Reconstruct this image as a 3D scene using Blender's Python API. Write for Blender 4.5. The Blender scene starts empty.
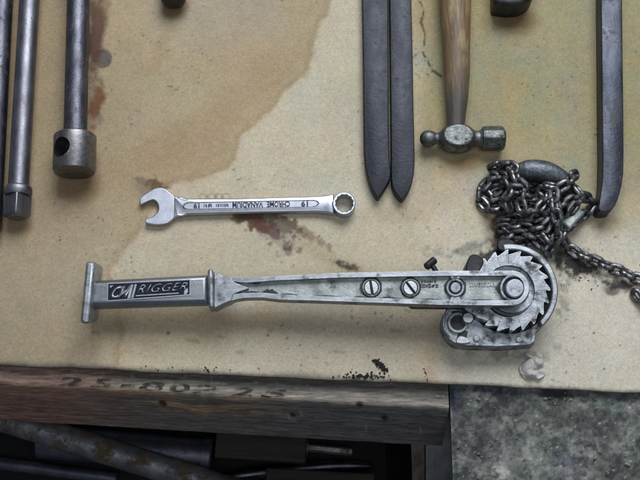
import bpy, bmesh, math, random
import numpy as np
from mathutils import Vector, Matrix, Quaternion

random.seed(7)
C = bpy.context.scene.collection
R = math.radians

# ------------------------------------------------------------------ camera model
TAU = R(17)                      # tilt from straight down
HF = R(34)                       # horizontal field of view
F = 320 / math.tan(HF / 2)       # focal length in photo pixels (1 px is about 1 mm on the board)
D = F * 0.001
CAM = Vector((0, -math.sin(TAU) * D, math.cos(TAU) * D))
UP = Vector((0, math.cos(TAU), math.sin(TAU)))
FW = Vector((0, math.sin(TAU), -math.cos(TAU)))


def W(px, py, z=0.0):
    """photo measurement -> point on the horizontal plane at height z"""
    d = Vector((1, 0, 0)) * ((px - 320) / F) + UP * ((240 - py) / F) + FW
    t = (z - CAM.z) / d.z
    return CAM + d * t


def back(P):
    """numpy points (N,3) -> photo measurements, used to lay out stains on boards"""
    q = P - np.array(CAM)
    z = q @ np.array(FW)
    return 320 + F * q[:, 0] / z, 240 - F * (q @ np.array(UP)) / z


# ------------------------------------------------------------------ object helpers
def thing(name, label, cat, loc, group=None):
    o = bpy.data.objects.new(name, None)
    o.empty_display_size = 0.02
    C.objects.link(o)
    o.location = loc
    o['label'] = label
    o['category'] = cat
    if group:
        o['group'] = group
    return o


def tag(o, label, cat, group=None, kind=None):
    o['label'] = label
    o['category'] = cat
    if group:
        o['group'] = group
    if kind:
        o['kind'] = kind
    return o


def rootloc(o):
    v = Vector((0, 0, 0))
    while o is not None:
        v += o.location
        o = o.parent
    return v


def obj(name, bm, mat, parent=None, bev=0.0, seg=2, ang=35, loc=None, smooth=True):
    bmesh.ops.recalc_face_normals(bm, faces=bm.faces)
    me = bpy.data.meshes.new(name)
    off = rootloc(parent) if parent else Vector((0, 0, 0))
    if loc is not None:
        off = off + (Vector(loc) - off)
    bmesh.ops.translate(bm, verts=bm.verts, vec=-off)
    bm.to_mesh(me)
    bm.free()
    o = bpy.data.objects.new(name, me)
    C.objects.link(o)
    if parent:
        o.parent = parent
        if loc is not None:
            o.location = Vector(loc) - rootloc(parent)
    elif loc is not None:
        o.location = loc
    if smooth:
        me.polygons.foreach_set('use_smooth', [True] * len(me.polygons))
        me.set_sharp_from_angle(angle=R(ang))
    if mat:
        me.materials.append(mat)
    if bev:
        m = o.modifiers.new('edge', 'BEVEL')
        m.width = bev
        m.segments = seg
        m.limit_method = 'ANGLE'
        m.angle_limit = R(32)
    return o


def bake(o):
    """apply the modifiers of o"""
    dg = bpy.context.evaluated_depsgraph_get()
    me = bpy.data.meshes.new_from_object(o.evaluated_get(dg))
    o.modifiers.clear()
    o.data = me


def zf(z, px):
    return z(px) if callable(z) else z


def smooth(pts, n=6, closed=False):
    out = []
    N = len(pts)
    rng = N if closed else N - 1
    for i in range(rng):
        p = [pts[(i + k) % N] if closed else pts[min(max(i + k, 0), N - 1)] for k in (-1, 0, 1, 2)]
        for s in range(n):
            t = s / n
            out.append(tuple(0.5 * (2 * b + (c - a) * t + (2 * a - 5 * b + 4 * c - d) * t * t + (3 * b - a - 3 * c + d) * t ** 3)
                             for a, b, c, d in zip(*p)))
    if not closed:
        out.append(tuple(pts[-1]))
    return out


def prism(bm, pts, zt, zb, cham=0, cseg=1):
    top = [bm.verts.new(W(x, y, zf(zt, x))) for x, y in pts]
    bot = [bm.verts.new((v.co.x, v.co.y, zf(zb, p[0]))) for v, p in zip(top, pts)]
    n = len(pts)
    f = bm.faces.new(top)
    bm.faces.new(bot[::-1])
    for i in range(n):
        bm.faces.new((top[i], bot[i], bot[(i + 1) % n], top[(i + 1) % n]))
    if cham:
        bmesh.ops.recalc_face_normals(bm, faces=bm.faces)
        bmesh.ops.bevel(bm, geom=list(f.edges), offset=cham, segments=cseg, profile=0.5, affect='EDGES', clamp_overlap=True)
    return bm


def ring(bm, outer, inner, zt, zb, zbi=None):
    ot = [bm.verts.new(W(x, y, zf(zt, x))) for x, y in outer]
    it = [bm.verts.new(W(x, y, zf(zt, x))) for x, y in inner]
    ob = [bm.verts.new((v.co.x, v.co.y, zf(zb, p[0]))) for v, p in zip(ot, outer)]
    ib = [bm.verts.new((v.co.x, v.co.y, zf(zb, p[0]))) for v, p in zip(it, inner)]
    n = len(outer)
    for i in range(n):
        j = (i + 1) % n
        bm.faces.new((ot[i], ot[j], it[j], it[i]))
        bm.faces.new((ob[i], ib[i], ib[j], ob[j]))
        bm.faces.new((ot[i], ob[i], ob[j], ot[j]))
        bm.faces.new((it[i], it[j], ib[j], ib[i]))
    return bm


def circ(cx, cy, r, n=48, a0=0.0, a1=2 * math.pi, ry=None):
    ry = r if ry is None else ry
    full = abs(a1 - a0 - 2 * math.pi) < 1e-6
    m = n if full else n - 1
    return [(cx + r * math.cos(a0 + (a1 - a0) * i / m), cy + ry * math.sin(a0 + (a1 - a0) * i / m)) for i in range(n)]


def frame(d):
    d = d.normalized()
    u = Vector((0, 0, 1)) if abs(d.z) < 0.9 else Vector((0, 1, 0))
    a = d.cross(u).normalized()
    b = a.cross(d).normalized()
    return a, b


def lathe(bm, A, B, prof, seg=40, sq=(1, 1), post=None):
    """prof: list of (distance from A towards B in metres, radius)"""
    d = (B - A).normalized()
    a, b = frame(d)
    rows = []
    for t, r in prof:
        if r < 1e-7:
            rows.append([bm.verts.new(A + d * t)])
        else:
            rows.append([bm.verts.new(A + d * t + a * (r * sq[0] * math.cos(2 * math.pi * k / seg)) + b * (r * sq[1] * math.sin(2 * math.pi * k / seg))) for k in range(seg)])
    for p, q in zip(rows, rows[1:]):
        for k in range(seg):
            k2 = (k + 1) % seg
            if len(p) == 1 and len(q) == 1:
                continue
            if len(p) == 1:
                bm.faces.new((p[0], q[k], q[k2]))
            elif len(q) == 1:
                bm.faces.new((p[k], p[k2], q[0]))
            else:
                bm.faces.new((p[k], p[k2], q[k2], q[k]))
    for rw, rev in ((rows[0], True), (rows[-1], False)):
        if len(rw) > 1:
            bm.faces.new(rw[::-1] if rev else rw)
    return bm


def tube(bm, pts, rad, seg=14, sq=(1, 1), closed=False):
    """pts world points; rad constant or list"""
    n = len(pts)
    rows = []
    prev = None
    for i, p in enumerate(pts):
        if closed:
            t = pts[(i + 1) % n] - pts[i - 1]
        else:
            t = pts[min(i + 1, n - 1)] - pts[max(i - 1, 0)]
        t.normalize()
        if prev is None:
            a, b = frame(t)
        else:
            a = (prev - t * prev.dot(t)).normalized()
            b = a.cross(t)
        prev = a
        r = rad[i] if isinstance(rad, (list, tuple)) else rad
        rows.append([bm.verts.new(p + a * (r * sq[0] * math.cos(2 * math.pi * k / seg)) + b * (r * sq[1] * math.sin(2 * math.pi * k / seg))) for k in range(seg)])
    m = n if closed else n - 1
    for i in range(m):
        p, q = rows[i], rows[(i + 1) % n]
        for k in range(seg):
            k2 = (k + 1) % seg
            bm.faces.new((p[k], p[k2], q[k2], q[k]))
    if not closed:
        bm.faces.new(rows[0][::-1])
        bm.faces.new(rows[-1])
    return bm


def boxbm(bm, c, s, rot=None):
    vs = []
    for x in (-1, 1):
        for y in (-1, 1):
            for z in (-1, 1):
                v = Vector((x * s[0] / 2, y * s[1] / 2, z * s[2] / 2))
                if rot is not None:
                    v = rot @ v
                vs.append(bm.verts.new(Vector(c) + v))
    for f in ((0, 1, 3, 2), (4, 6, 7, 5), (0, 4, 5, 1), (2, 3, 7, 6), (0, 2, 6, 4), (1, 5, 7, 3)):
        bm.faces.new([vs[i] for i in f])
    return bm


def text_bm(s, quad, z, depth=0.0006, shear=0.0, bold=0.0, spacing=1.0):
    """lettering filling a quad given by its four corners: left-top, right-top, right-bottom, left-bottom"""
    cu = bpy.data.curves.new('lettering', 'FONT')
    cu.body = s
    cu.size = 1
    cu.shear = shear
    cu.offset = bold
    cu.space_character = spacing
    cu.resolution_u = 3
    o = bpy.data.objects.new('lettering', cu)
    C.objects.link(o)
    bpy.context.view_layer.update()
    me = bpy.data.meshes.new_from_object(o.evaluated_get(bpy.context.evaluated_depsgraph_get()))
    bpy.data.objects.remove(o)
    bpy.data.curves.remove(cu)
    bm = bmesh.new()
    bm.from_mesh(me)
    bpy.data.meshes.remove(me)
    xs = [v.co.x for v in bm.verts]
    ys = [v.co.y for v in bm.verts]
    x0, x1, y0, y1 = min(xs), max(xs), min(ys), max(ys)
    lt, rt, rb, lb = [Vector(q) for q in quad]
    r = bmesh.ops.extrude_face_region(bm, geom=list(bm.faces))
    up = set(v for v in r['geom'] if isinstance(v, bmesh.types.BMVert))
    for v in bm.verts:
        u = (v.co.x - x0) / (x1 - x0)
        w = (v.co.y - y0) / (y1 - y0)
        p = (lt * (1 - u) + rt * u) * w + (lb * (1 - u) + rb * u) * (1 - w)
        v.co = W(p.x, p.y, zf(z, p.x) + (depth if v in up else -0.0004))
    return bm


# ------------------------------------------------------------------ materials
def nodes(name):
    m = bpy.data.materials.new(name)
    m.use_nodes = True
    nt = m.node_tree
    return m, nt, nt.nodes['Principled BSDF']


def N(nt, typ, **kw):
    n = nt.nodes.new(typ)
    for k, v in kw.items():
        if k in n.inputs:
            n.inputs[k].default_value = v
        else:
            setattr(n, k, v)
    return n


def ramp(nt, stops):
    r = nt.nodes.new('ShaderNodeValToRGB')
    e = r.color_ramp.elements
    while len(e) < len(stops):
        e.new(0.5)
    for i, (p, c) in enumerate(stops):
        e[i].position = p
        e[i].color = (c, c, c, 1) if isinstance(c, (int, float)) else (*c, 1)
    return r


def coords(nt, stretch=(1, 1, 1)):
    t = N(nt, 'ShaderNodeTexCoord')
    mp = N(nt, 'ShaderNodeMapping')
    mp.inputs['Scale'].default_value = stretch
    nt.links.new(t.outputs['Object'], mp.inputs['Vector'])
    return mp.outputs['Vector']


def noise(nt, vec, scale, detail=6, rough=0.6):
    n = N(nt, 'ShaderNodeTexNoise')
    n.inputs['Scale'].default_value = scale
    n.inputs['Detail'].default_value = detail
    n.inputs['Roughness'].default_value = rough
    nt.links.new(vec, n.inputs['Vector'])
    return n.outputs['Fac']


def mixc(nt, fac, a, b):
    m = N(nt, 'ShaderNodeMix', data_type='RGBA')
    L = nt.links
    if hasattr(fac, 'links'):
        L.new(fac, m.inputs[0])
    else:
        m.inputs[0].default_value = fac
    for s, i in ((a, 6), (b, 7)):
        if hasattr(s, 'links'):
            L.new(s, m.inputs[i])
        else:
            m.inputs[i].default_value = (*s, 1)
    return m.outputs[2]


def mixf(nt, fac, a, b):
    m = N(nt, 'ShaderNodeMix', data_type='FLOAT')
    L = nt.links
    L.new(fac, m.inputs[0])
    for s, i in ((a, 2), (b, 3)):
        if hasattr(s, 'links'):
            L.new(s, m.inputs[i])
        else:
            m.inputs[i].default_value = s
    return m.outputs[0]


def metal(name, c0, c1, r0=0.3, r1=0.5, scale=60, metallic=1.0, grime=0.45, gcol=(0.02, 0.019, 0.018), gscale=90,
          bump=0.15, bscale=600, stretch=(1, 1, 1), rust=None, rustcol=(0.12, 0.045, 0.018), wear=None):
    m, nt, b = nodes(name)
    L = nt.links
    v = coords(nt, stretch)
    v0 = coords(nt)
    n1 = noise(nt, v, scale)
    rp = ramp(nt, [(0.32, c0), (0.68, c1)])
    L.new(n1, rp.inputs[0])
    col = rp.outputs[0]
    g = noise(nt, v0, gscale, 8, 0.65)
    gr = ramp(nt, [(max(0.0, grime - 0.07), 1.0), (grime + 0.05, 0.0)])
    L.new(g, gr.inputs[0])
    gf = gr.outputs[0]
    col = mixc(nt, gf, col, gcol)
    met = mixf(nt, gf, metallic, 0.25)
    rg = N(nt, 'ShaderNodeMapRange')
    rg.inputs['From Min'].default_value = 0.3
    rg.inputs['From Max'].default_value = 0.7
    rg.inputs['To Min'].default_value = r0
    rg.inputs['To Max'].default_value = r1
    L.new(noise(nt, v, scale * 2.3), rg.inputs['Value'])
    rou = mixf(nt, gf, rg.outputs[0], 0.6)
    if rust:
        rr = ramp(nt, [(rust - 0.05, 1.0), (rust + 0.06, 0.0)])
        L.new(noise(nt, v0, gscale * 0.6 + 11, 9, 0.7), rr.inputs[0])
        col = mixc(nt, rr.outputs[0], col, rustcol)
        met = mixf(nt, rr.outputs[0], met, 0.0)
        rou = mixf(nt, rr.outputs[0], rou, 0.85)
    if wear:                                  # bare bright metal where edges are rubbed
        bv = N(nt, 'ShaderNodeBevel', samples=6)
        bv.inputs['Radius'].default_value = 0.0011
        ge = N(nt, 'ShaderNodeNewGeometry')
        dt = N(nt, 'ShaderNodeVectorMath', operation='DOT_PRODUCT')
        L.new(bv.outputs[0], dt.inputs[0])
        L.new(ge.outputs['Normal'], dt.inputs[1])
        wr = ramp(nt, [(0.90, 1.0), (0.985, 0.0)])
        L.new(dt.outputs['Value'], wr.inputs[0])
        pn = ramp(nt, [(0.40, 0.0), (0.60, 1.0)])
        L.new(noise(nt, v0, 160, 6, 0.65), pn.inputs[0])
        ml = N(nt, 'ShaderNodeMath', operation='MULTIPLY')
        L.new(wr.outputs[0], ml.inputs[0])
        L.new(pn.outputs[0], ml.inputs[1])
        col = mixc(nt, ml.outputs[0], col, wear)
        met = mixf(nt, ml.outputs[0], met, 1.0)
        rou = mixf(nt, ml.outputs[0], rou, 0.38)
    L.new(col, b.inputs['Base Color'])
    L.new(met, b.inputs['Metallic'])
    L.new(rou, b.inputs['Roughness'])
    bp = N(nt, 'ShaderNodeBump')
    bp.inputs['Strength'].default_value = bump
    bp.inputs['Distance'].default_value = 0.001
    h = noise(nt, v0, bscale, 5, 0.6)
    h2 = noise(nt, v0, bscale * 0.17, 3, 0.5)
    ad = N(nt, 'ShaderNodeMath', operation='ADD')
    L.new(h, ad.inputs[0])
    L.new(h2, ad.inputs[1])
    L.new(ad.outputs[0], bp.inputs['Height'])
    L.new(bp.outputs[0], b.inputs['Normal'])
    return m


def plain(name, c0, c1, rough=0.7, scale=80, bump=0.3, bscale=500, stretch=(1, 1, 1), spec=0.4):
    m, nt, b = nodes(name)
    L = nt.links
    v = coords(nt, stretch)
    rp = ramp(nt, [(0.3, c0), (0.7, c1)])
    L.new(noise(nt, v, scale, 8, 0.65), rp.inputs[0])
    L.new(rp.outputs[0], b.inputs['Base Color'])
    b.inputs['Roughness'].default_value = rough
    b.inputs['Specular IOR Level'].default_value = spec
    bp = N(nt, 'ShaderNodeBump')
    bp.inputs['Strength'].default_value = bump
    bp.inputs['Distance'].default_value = 0.001
    L.new(noise(nt, v, bscale, 6, 0.6), bp.inputs['Height'])
    L.new(bp.outputs[0], b.inputs['Normal'])
    return m


def painted(name, rough=0.75, fine=((0.82, 0.82, 0.82), (1.16, 1.16, 1.16)), fscale=700, stretch=(1, 1, 1), bump=0.3, bscale=900, spec=0.3):
    """a surface whose stains are stored per vertex, with fine procedural grain over them"""
    m, nt, b = nodes(name)
    L = nt.links
    at = N(nt, 'ShaderNodeAttribute', attribute_name='stain')
    v = coords(nt, stretch)
    rp = ramp(nt, [(0.28, fine[0]), (0.72, fine[1])])
    L.new(noise(nt, v, fscale, 4, 0.7), rp.inputs[0])
    mm = N(nt, 'ShaderNodeMix', data_type='RGBA', blend_type='MULTIPLY')
    mm.inputs[0].default_value = 1
    L.new(at.outputs['Color'], mm.inputs[6])
    L.new(rp.outputs[0], mm.inputs[7])
    L.new(mm.outputs[2], b.inputs['Base Color'])
    b.inputs['Roughness'].default_value = rough
    b.inputs['Specular IOR Level'].default_value = spec
    bp = N(nt, 'ShaderNodeBump')
    bp.inputs['Strength'].default_value = bump
    bp.inputs['Distance'].default_value = 0.001
    L.new(noise(nt, v, bscale, 5, 0.65), bp.inputs['Height'])
    L.new(bp.outputs[0], b.inputs['Normal'])
    return m


# numpy noise and stain fields -----------------------------------------------------
def vnoise(x, y, seed):
    xi = np.floor(x).astype(np.int64)
    yi = np.floor(y).astype(np.int64)
    fx = x - xi
    fy = y - yi
    fx = fx * fx * (3 - 2 * fx)
    fy = fy * fy * (3 - 2 * fy)

    def h(a, b):
        n = (a * 374761393 + b * 668265263 + seed * 1442695041) & 0x7fffffff
        n = ((n ^ (n >> 13)) * 1274126177) & 0x7fffffff
        n = n ^ (n >> 16)
        return (n & 0xffff) / 65535.0
    return (h(xi, yi) * (1 - fx) + h(xi + 1, yi) * fx) * (1 - fy) + (h(xi, yi + 1) * (1 - fx) + h(xi + 1, yi + 1) * fx) * fy


def fbm(x, y, size, octv=5, seed=1, gain=0.55):
    s = np.zeros_like(x)
    a = 1.0
    t = 0.0
    f = 1.0 / size
    for o in range(octv):
        s += a * vnoise(x * f + 17.3 * o, y * f - 9.1 * o, seed + o * 7)
        t += a
        a *= gain
        f *= 2.03
    return s / t


def sst(e0, e1, x):
    t = np.clip((x - e0) / (e1 - e0), 0, 1)
    return t * t * (3 - 2 * t)


def sdpoly(x, y, poly):
    d = np.full(x.shape, 1e9)
    ins = np.zeros(x.shape, bool)
    n = len(poly)
    for i in range(n):
        ax, ay = poly[i]
        bx, by = poly[(i + 1) % n]
        ex, ey = bx - ax, by - ay
        t = np.clip(((x - ax) * ex + (y - ay) * ey) / (ex * ex + ey * ey), 0, 1)
        d = np.minimum(d, (x - ax - t * ex) ** 2 + (y - ay - t * ey) ** 2)
        c = ((ay > y) != (by > y))
        if abs(ey) > 1e-9:
            ins ^= c & (x < ex * (y - ay) / ey + ax)
    d = np.sqrt(d)
    return np.where(ins, -d, d)


def dline(x, y, pts):
    d = np.full(x.shape, 1e9)
    for (ax, ay), (bx, by) in zip(pts, pts[1:]):
        ex, ey = bx - ax, by - ay
        t = np.clip(((x - ax) * ex + (y - ay) * ey) / (ex * ex + ey * ey + 1e-9), 0, 1)
        d = np.minimum(d, np.hypot(x - ax - t * ex, y - ay - t * ey))
    return d


def blob(x, y, cx, cy, rx, ry, rot=0, amp=0.5, size=8, seed=3, soft=0.35):
    c, s = math.cos(R(rot)), math.sin(R(rot))
    u = ((x - cx) * c + (y - cy) * s) / rx
    v = (-(x - cx) * s + (y - cy) * c) / ry
    r = np.hypot(u, v) + (fbm(x, y, size, 4, seed) - 0.5) * 2 * amp
    return 1 - sst(1 - soft, 1 + soft, r)


def over(col, mask, c):
    return col * (1 - mask[:, None]) + np.array(c) * mask[:, None]


def mul(col, mask, c):
    return col * (1 - mask[:, None] + np.array(c) * mask[:, None])


def sheet(name, V, ni, nj, col, mat, parent=None, solid=None, loc=None, taper=0.0):
    """grid mesh (ni x nj verts) with stains per vertex; solid = thickness of the skirt below"""
    off = np.array(loc if loc is not None else (0, 0, 0), float)
    me = bpy.data.meshes.new(name)
    idx = np.arange(ni * nj).reshape(ni, nj)
    q = np.stack([idx[:-1, :-1], idx[1:, :-1], idx[1:, 1:], idx[:-1, 1:]], -1).reshape(-1, 4)
    verts = V
    faces = q
    if solid:
        rim = np.concatenate([idx[:, 0], idx[-1, 1:], idx[-2::-1, -1], idx[0, -2:0:-1]])
        b = V[rim].copy()
        b[:, 2] = solid
        b[:, 0] += taper * (np.abs(b[:, 0] - V[:, 0].min()) < 1e-6)
        k = len(V)
        verts = np.vstack([V, b])
        col = np.vstack([col, col[rim]])
        n = len(rim)
        s = np.stack([rim, k + np.arange(n), k + (np.arange(n) + 1) % n, np.roll(rim, -1)], -1)
        faces = np.vstack([q, s])
    me.vertices.add(len(verts))
    me.vertices.foreach_set('co', (verts - off).astype(np.float32).ravel())
    me.loops.add(len(faces) * 4)
    me.loops.foreach_set('vertex_index', faces.astype(np.int32).ravel())
    me.polygons.add(len(faces))
    me.polygons.foreach_set('loop_start', np.arange(0, len(faces) * 4, 4, dtype=np.int32))
    me.polygons.foreach_set('use_smooth', np.ones(len(faces), bool))
    me.update(calc_edges=True)
    a = me.color_attributes.new('stain', 'FLOAT_COLOR', 'POINT')
    a.data.foreach_set('color', np.hstack([np.clip(col, 0, 1), np.ones((len(col), 1))]).astype(np.float32).ravel())
    bm = bmesh.new()
    bm.from_mesh(me)
    bmesh.ops.recalc_face_normals(bm, faces=bm.faces)
    bm.to_mesh(me)
    bm.free()
    me.set_sharp_from_angle(angle=R(45))
    me.materials.append(mat)
    o = bpy.data.objects.new(name, me)
    C.objects.link(o)
    if loc is not None:
        o.location = loc
    if parent:
        o.parent = parent
        o.location = Vector(loc if loc is not None else (0, 0, 0)) - rootloc(parent)
    return o


# ------------------------------------------------------------------ material set
M = {}
M['cast'] = metal('cast_aluminium', (0.17, 0.19, 0.21), (0.40, 0.43, 0.46), 0.38, 0.6, 130, 0.9, 0.45, (0.035, 0.036, 0.036), 75, 0.25, 700, wear=(0.62,0.64,0.66))
M['polish'] = metal('polished_aluminium', (0.25, 0.27, 0.29), (0.50, 0.525, 0.55), 0.34, 0.54, 140, 0.95, 0.425, (0.10, 0.10, 0.10), 60, 0.12, 500, stretch=(0.3, 1, 1), wear=(0.70,0.72,0.74))
M['grip'] = metal('worn_aluminium', (0.23, 0.245, 0.265), (0.36, 0.375, 0.40), 0.34, 0.5, 60, 0.95, 0.28, (0.12, 0.12, 0.12), 60, 0.12, 500, stretch=(0.3, 1, 1), wear=(0.58,0.60,0.63))
M['trough'] = metal('grimy_cast_aluminium', (0.19, 0.21, 0.205), (0.42, 0.45, 0.43), 0.42, 0.65, 70, 0.6, 0.40, (0.04, 0.04, 0.04), 55, 0.4, 600)
M['gear'] = metal('gear_steel', (0.20, 0.22, 0.24), (0.44, 0.465, 0.49), 0.36, 0.56, 130, 0.9, 0.44, (0.04, 0.04, 0.042), 80, 0.25, 700, wear=(0.66,0.68,0.70))
M['dish'] = metal('greasy_gear_face', (0.28, 0.30, 0.335), (0.42, 0.445, 0.48), 0.40, 0.55, 60, 0.85, 0.40, (0.03, 0.031, 0.034), 60, 0.2, 700)
M['black'] = metal('greasy_black_steel', (0.012, 0.012, 0.013), (0.04, 0.04, 0.043), 0.4, 0.6, 60, 0.5, 0.35)
M['screw'] = metal('screw_steel', (0.36, 0.37, 0.39), (0.52, 0.53, 0.56), 0.32, 0.48, 120, 0.95, 0.3, (0.06, 0.06, 0.06), 200, 0.2, 900)
M['chrome'] = metal('satin_chrome', (0.40, 0.42, 0.48), (0.50, 0.52, 0.58), 0.30, 0.44, 50, 1.0, 0.22, (0.3, 0.3, 0.3), 60, 0.05, 600)
M['rod'] = metal('worn_steel_rod', (0.15, 0.15, 0.175), (0.27, 0.27, 0.30), 0.40, 0.56, 90, 1.0, 0.32, (0.07, 0.06, 0.06), 130, 0.2, 600, stretch=(1, 0.35, 1))
M['rod2'] = metal('dark_steel_rod', (0.08, 0.08, 0.10), (0.17, 0.17, 0.20), 0.38, 0.54, 90, 1.0, 0.36, (0.045, 0.038, 0.04), 110, 0.3, 500, stretch=(1, 0.35, 1), rust=0.36)
M['sockethead'] = metal('brushed_steel', (0.17, 0.165, 0.17), (0.30, 0.29, 0.30), 0.34, 0.45, 160, 1.0, 0.34, (0.10, 0.09, 0.085), 130, 0.2, 700)
M['arm'] = metal('black_forged_steel', (0.016, 0.018, 0.025), (0.032, 0.035, 0.046), 0.38, 0.54, 40, 0.55, 0.40, (0.022, 0.02, 0.02), 90, 0.3, 350, stretch=(1, .4, 1), wear=(0.24,0.245,0.26))
M['bar'] = metal('blued_flat_steel', (0.032, 0.036, 0.048), (0.075, 0.08, 0.10), 0.36, 0.5, 60, 0.9, 0.40, (0.05, 0.048, 0.05), 60, 0.3, 400, stretch=(1, 0.3, 1), rust=0.33, wear=(0.30,0.31,0.33))
M['hammer'] = metal('pitted_hammer_steel', (0.08, 0.083, 0.08), (0.23, 0.24, 0.235), 0.36, 0.55, 170, 0.95, 0.42, (0.03, 0.029, 0.026), 150, 0.6, 420, wear=(0.42,0.42,0.42))
M['darkhead'] = metal('dark_iron', (0.03, 0.029, 0.028), (0.08, 0.075, 0.072), 0.45, 0.6, 60, 0.7, 0.36, wear=(0.18,0.175,0.17))
M['chain'] = metal('oily_chain_steel', (0.10, 0.10, 0.105), (0.27, 0.27, 0.28), 0.25, 0.45, 200, 1.0, 0.49, (0.016, 0.014, 0.013), 150, 0.25, 600)
M['hook'] = metal('oily_forged_hook', (0.07, 0.08, 0.092), (0.20, 0.215, 0.235), 0.40, 0.6, 160, 0.9, 0.42, (0.02, 0.02, 0.02), 120, 0.9, 300)
M['navy'] = plain('dark_navy_enamel', (0.010, 0.012, 0.022), (0.022, 0.026, 0.042), 0.7, 200, 0.2, spec=0.12)
M['white'] = metal('bare_letter_metal', (0.34, 0.36, 0.39), (0.48, 0.50, 0.53), 0.4, 0.5, 250, 0.7, 0.22, (0.12, 0.13, 0.15), 300, 0.1)
M['ink'] = plain('dark_engraving', (0.012, 0.012, 0.02), (0.13, 0.13, 0.16), 0.7, 420, 0.1)
M['panel'] = metal('etched_chrome_panel', (0.31, 0.32, 0.37), (0.40, 0.41, 0.47), 0.38, 0.48, 80, 1.0, 0.22, (0.3, 0.3, 0.3), 60, 0.1, 700)
M['hwood'] = plain('oiled_hickory', (0.07, 0.048, 0.03), (0.23, 0.155, 0.085), 0.55, 120, 0.4, 500, stretch=(1, 0.08, 1))
M['rusty'] = metal('rusty_iron', (0.08, 0.085, 0.10), (0.24, 0.24, 0.25), 0.38, 0.6, 40, 0.7, 0.4, (0.03, 0.025, 0.02), 60, 0.6, 250, rust=0.46, rustcol=(0.075, 0.045, 0.02))
M['pipe'] = metal('blue_black_iron', (0.05, 0.055, 0.075), (0.12, 0.125, 0.15), 0.35, 0.5, 40, 0.8, 0.4)
M['putty'] = plain('grey_crumpled_paper', (0.38, 0.355, 0.335), (0.58, 0.55, 0.52), 0.8, 120, 0.8, 300)
m, nt, b = nodes('broken_stencil_paint')
r_ = ramp(nt, [(0.42, 0.0), (0.60, 0.56)])
nt.links.new(noise(nt, coords(nt, (0.4, 1, 1)), 240, 6, .7), r_.inputs[0])
nt.links.new(r_.outputs[0], b.inputs['Alpha'])
b.inputs['Base Color'].default_value = (0.022, 0.021, 0.021, 1)
b.inputs['Roughness'].default_value = 0.85
M['stencil'] = m
M['postwood'] = plain('grimy_grey_wood', (0.20, 0.205, 0.215), (0.42, 0.42, 0.41), 0.8, 60, 0.8, 300, stretch=(1, 1, 0.15))
M['battenwood'] = plain('weathered_batten', (0.10, 0.085, 0.07), (0.30, 0.25, 0.20), 0.8, 90, 0.8, 300, stretch=(1, 0.2, 0.2))
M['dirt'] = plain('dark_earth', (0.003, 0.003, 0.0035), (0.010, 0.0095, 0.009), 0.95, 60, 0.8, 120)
M['crumb'] = plain('black_grease_crumbs', (0.008, 0.008, 0.008), (0.03, 0.027, 0.022), 0.9, 300, 0.5)

# ------------------------------------------------------------------ the board under the tools
EDGE0 = W(0, 364.5, 0)
EDGE1 = W(640, 392.0, 0)
SL = (EDGE1.y - EDGE0.y) / (EDGE1.x - EDGE0.x)


def edge_y(x):
    return EDGE0.y + (x - EDGE0.x) * SL


BT = 0.007


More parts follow.
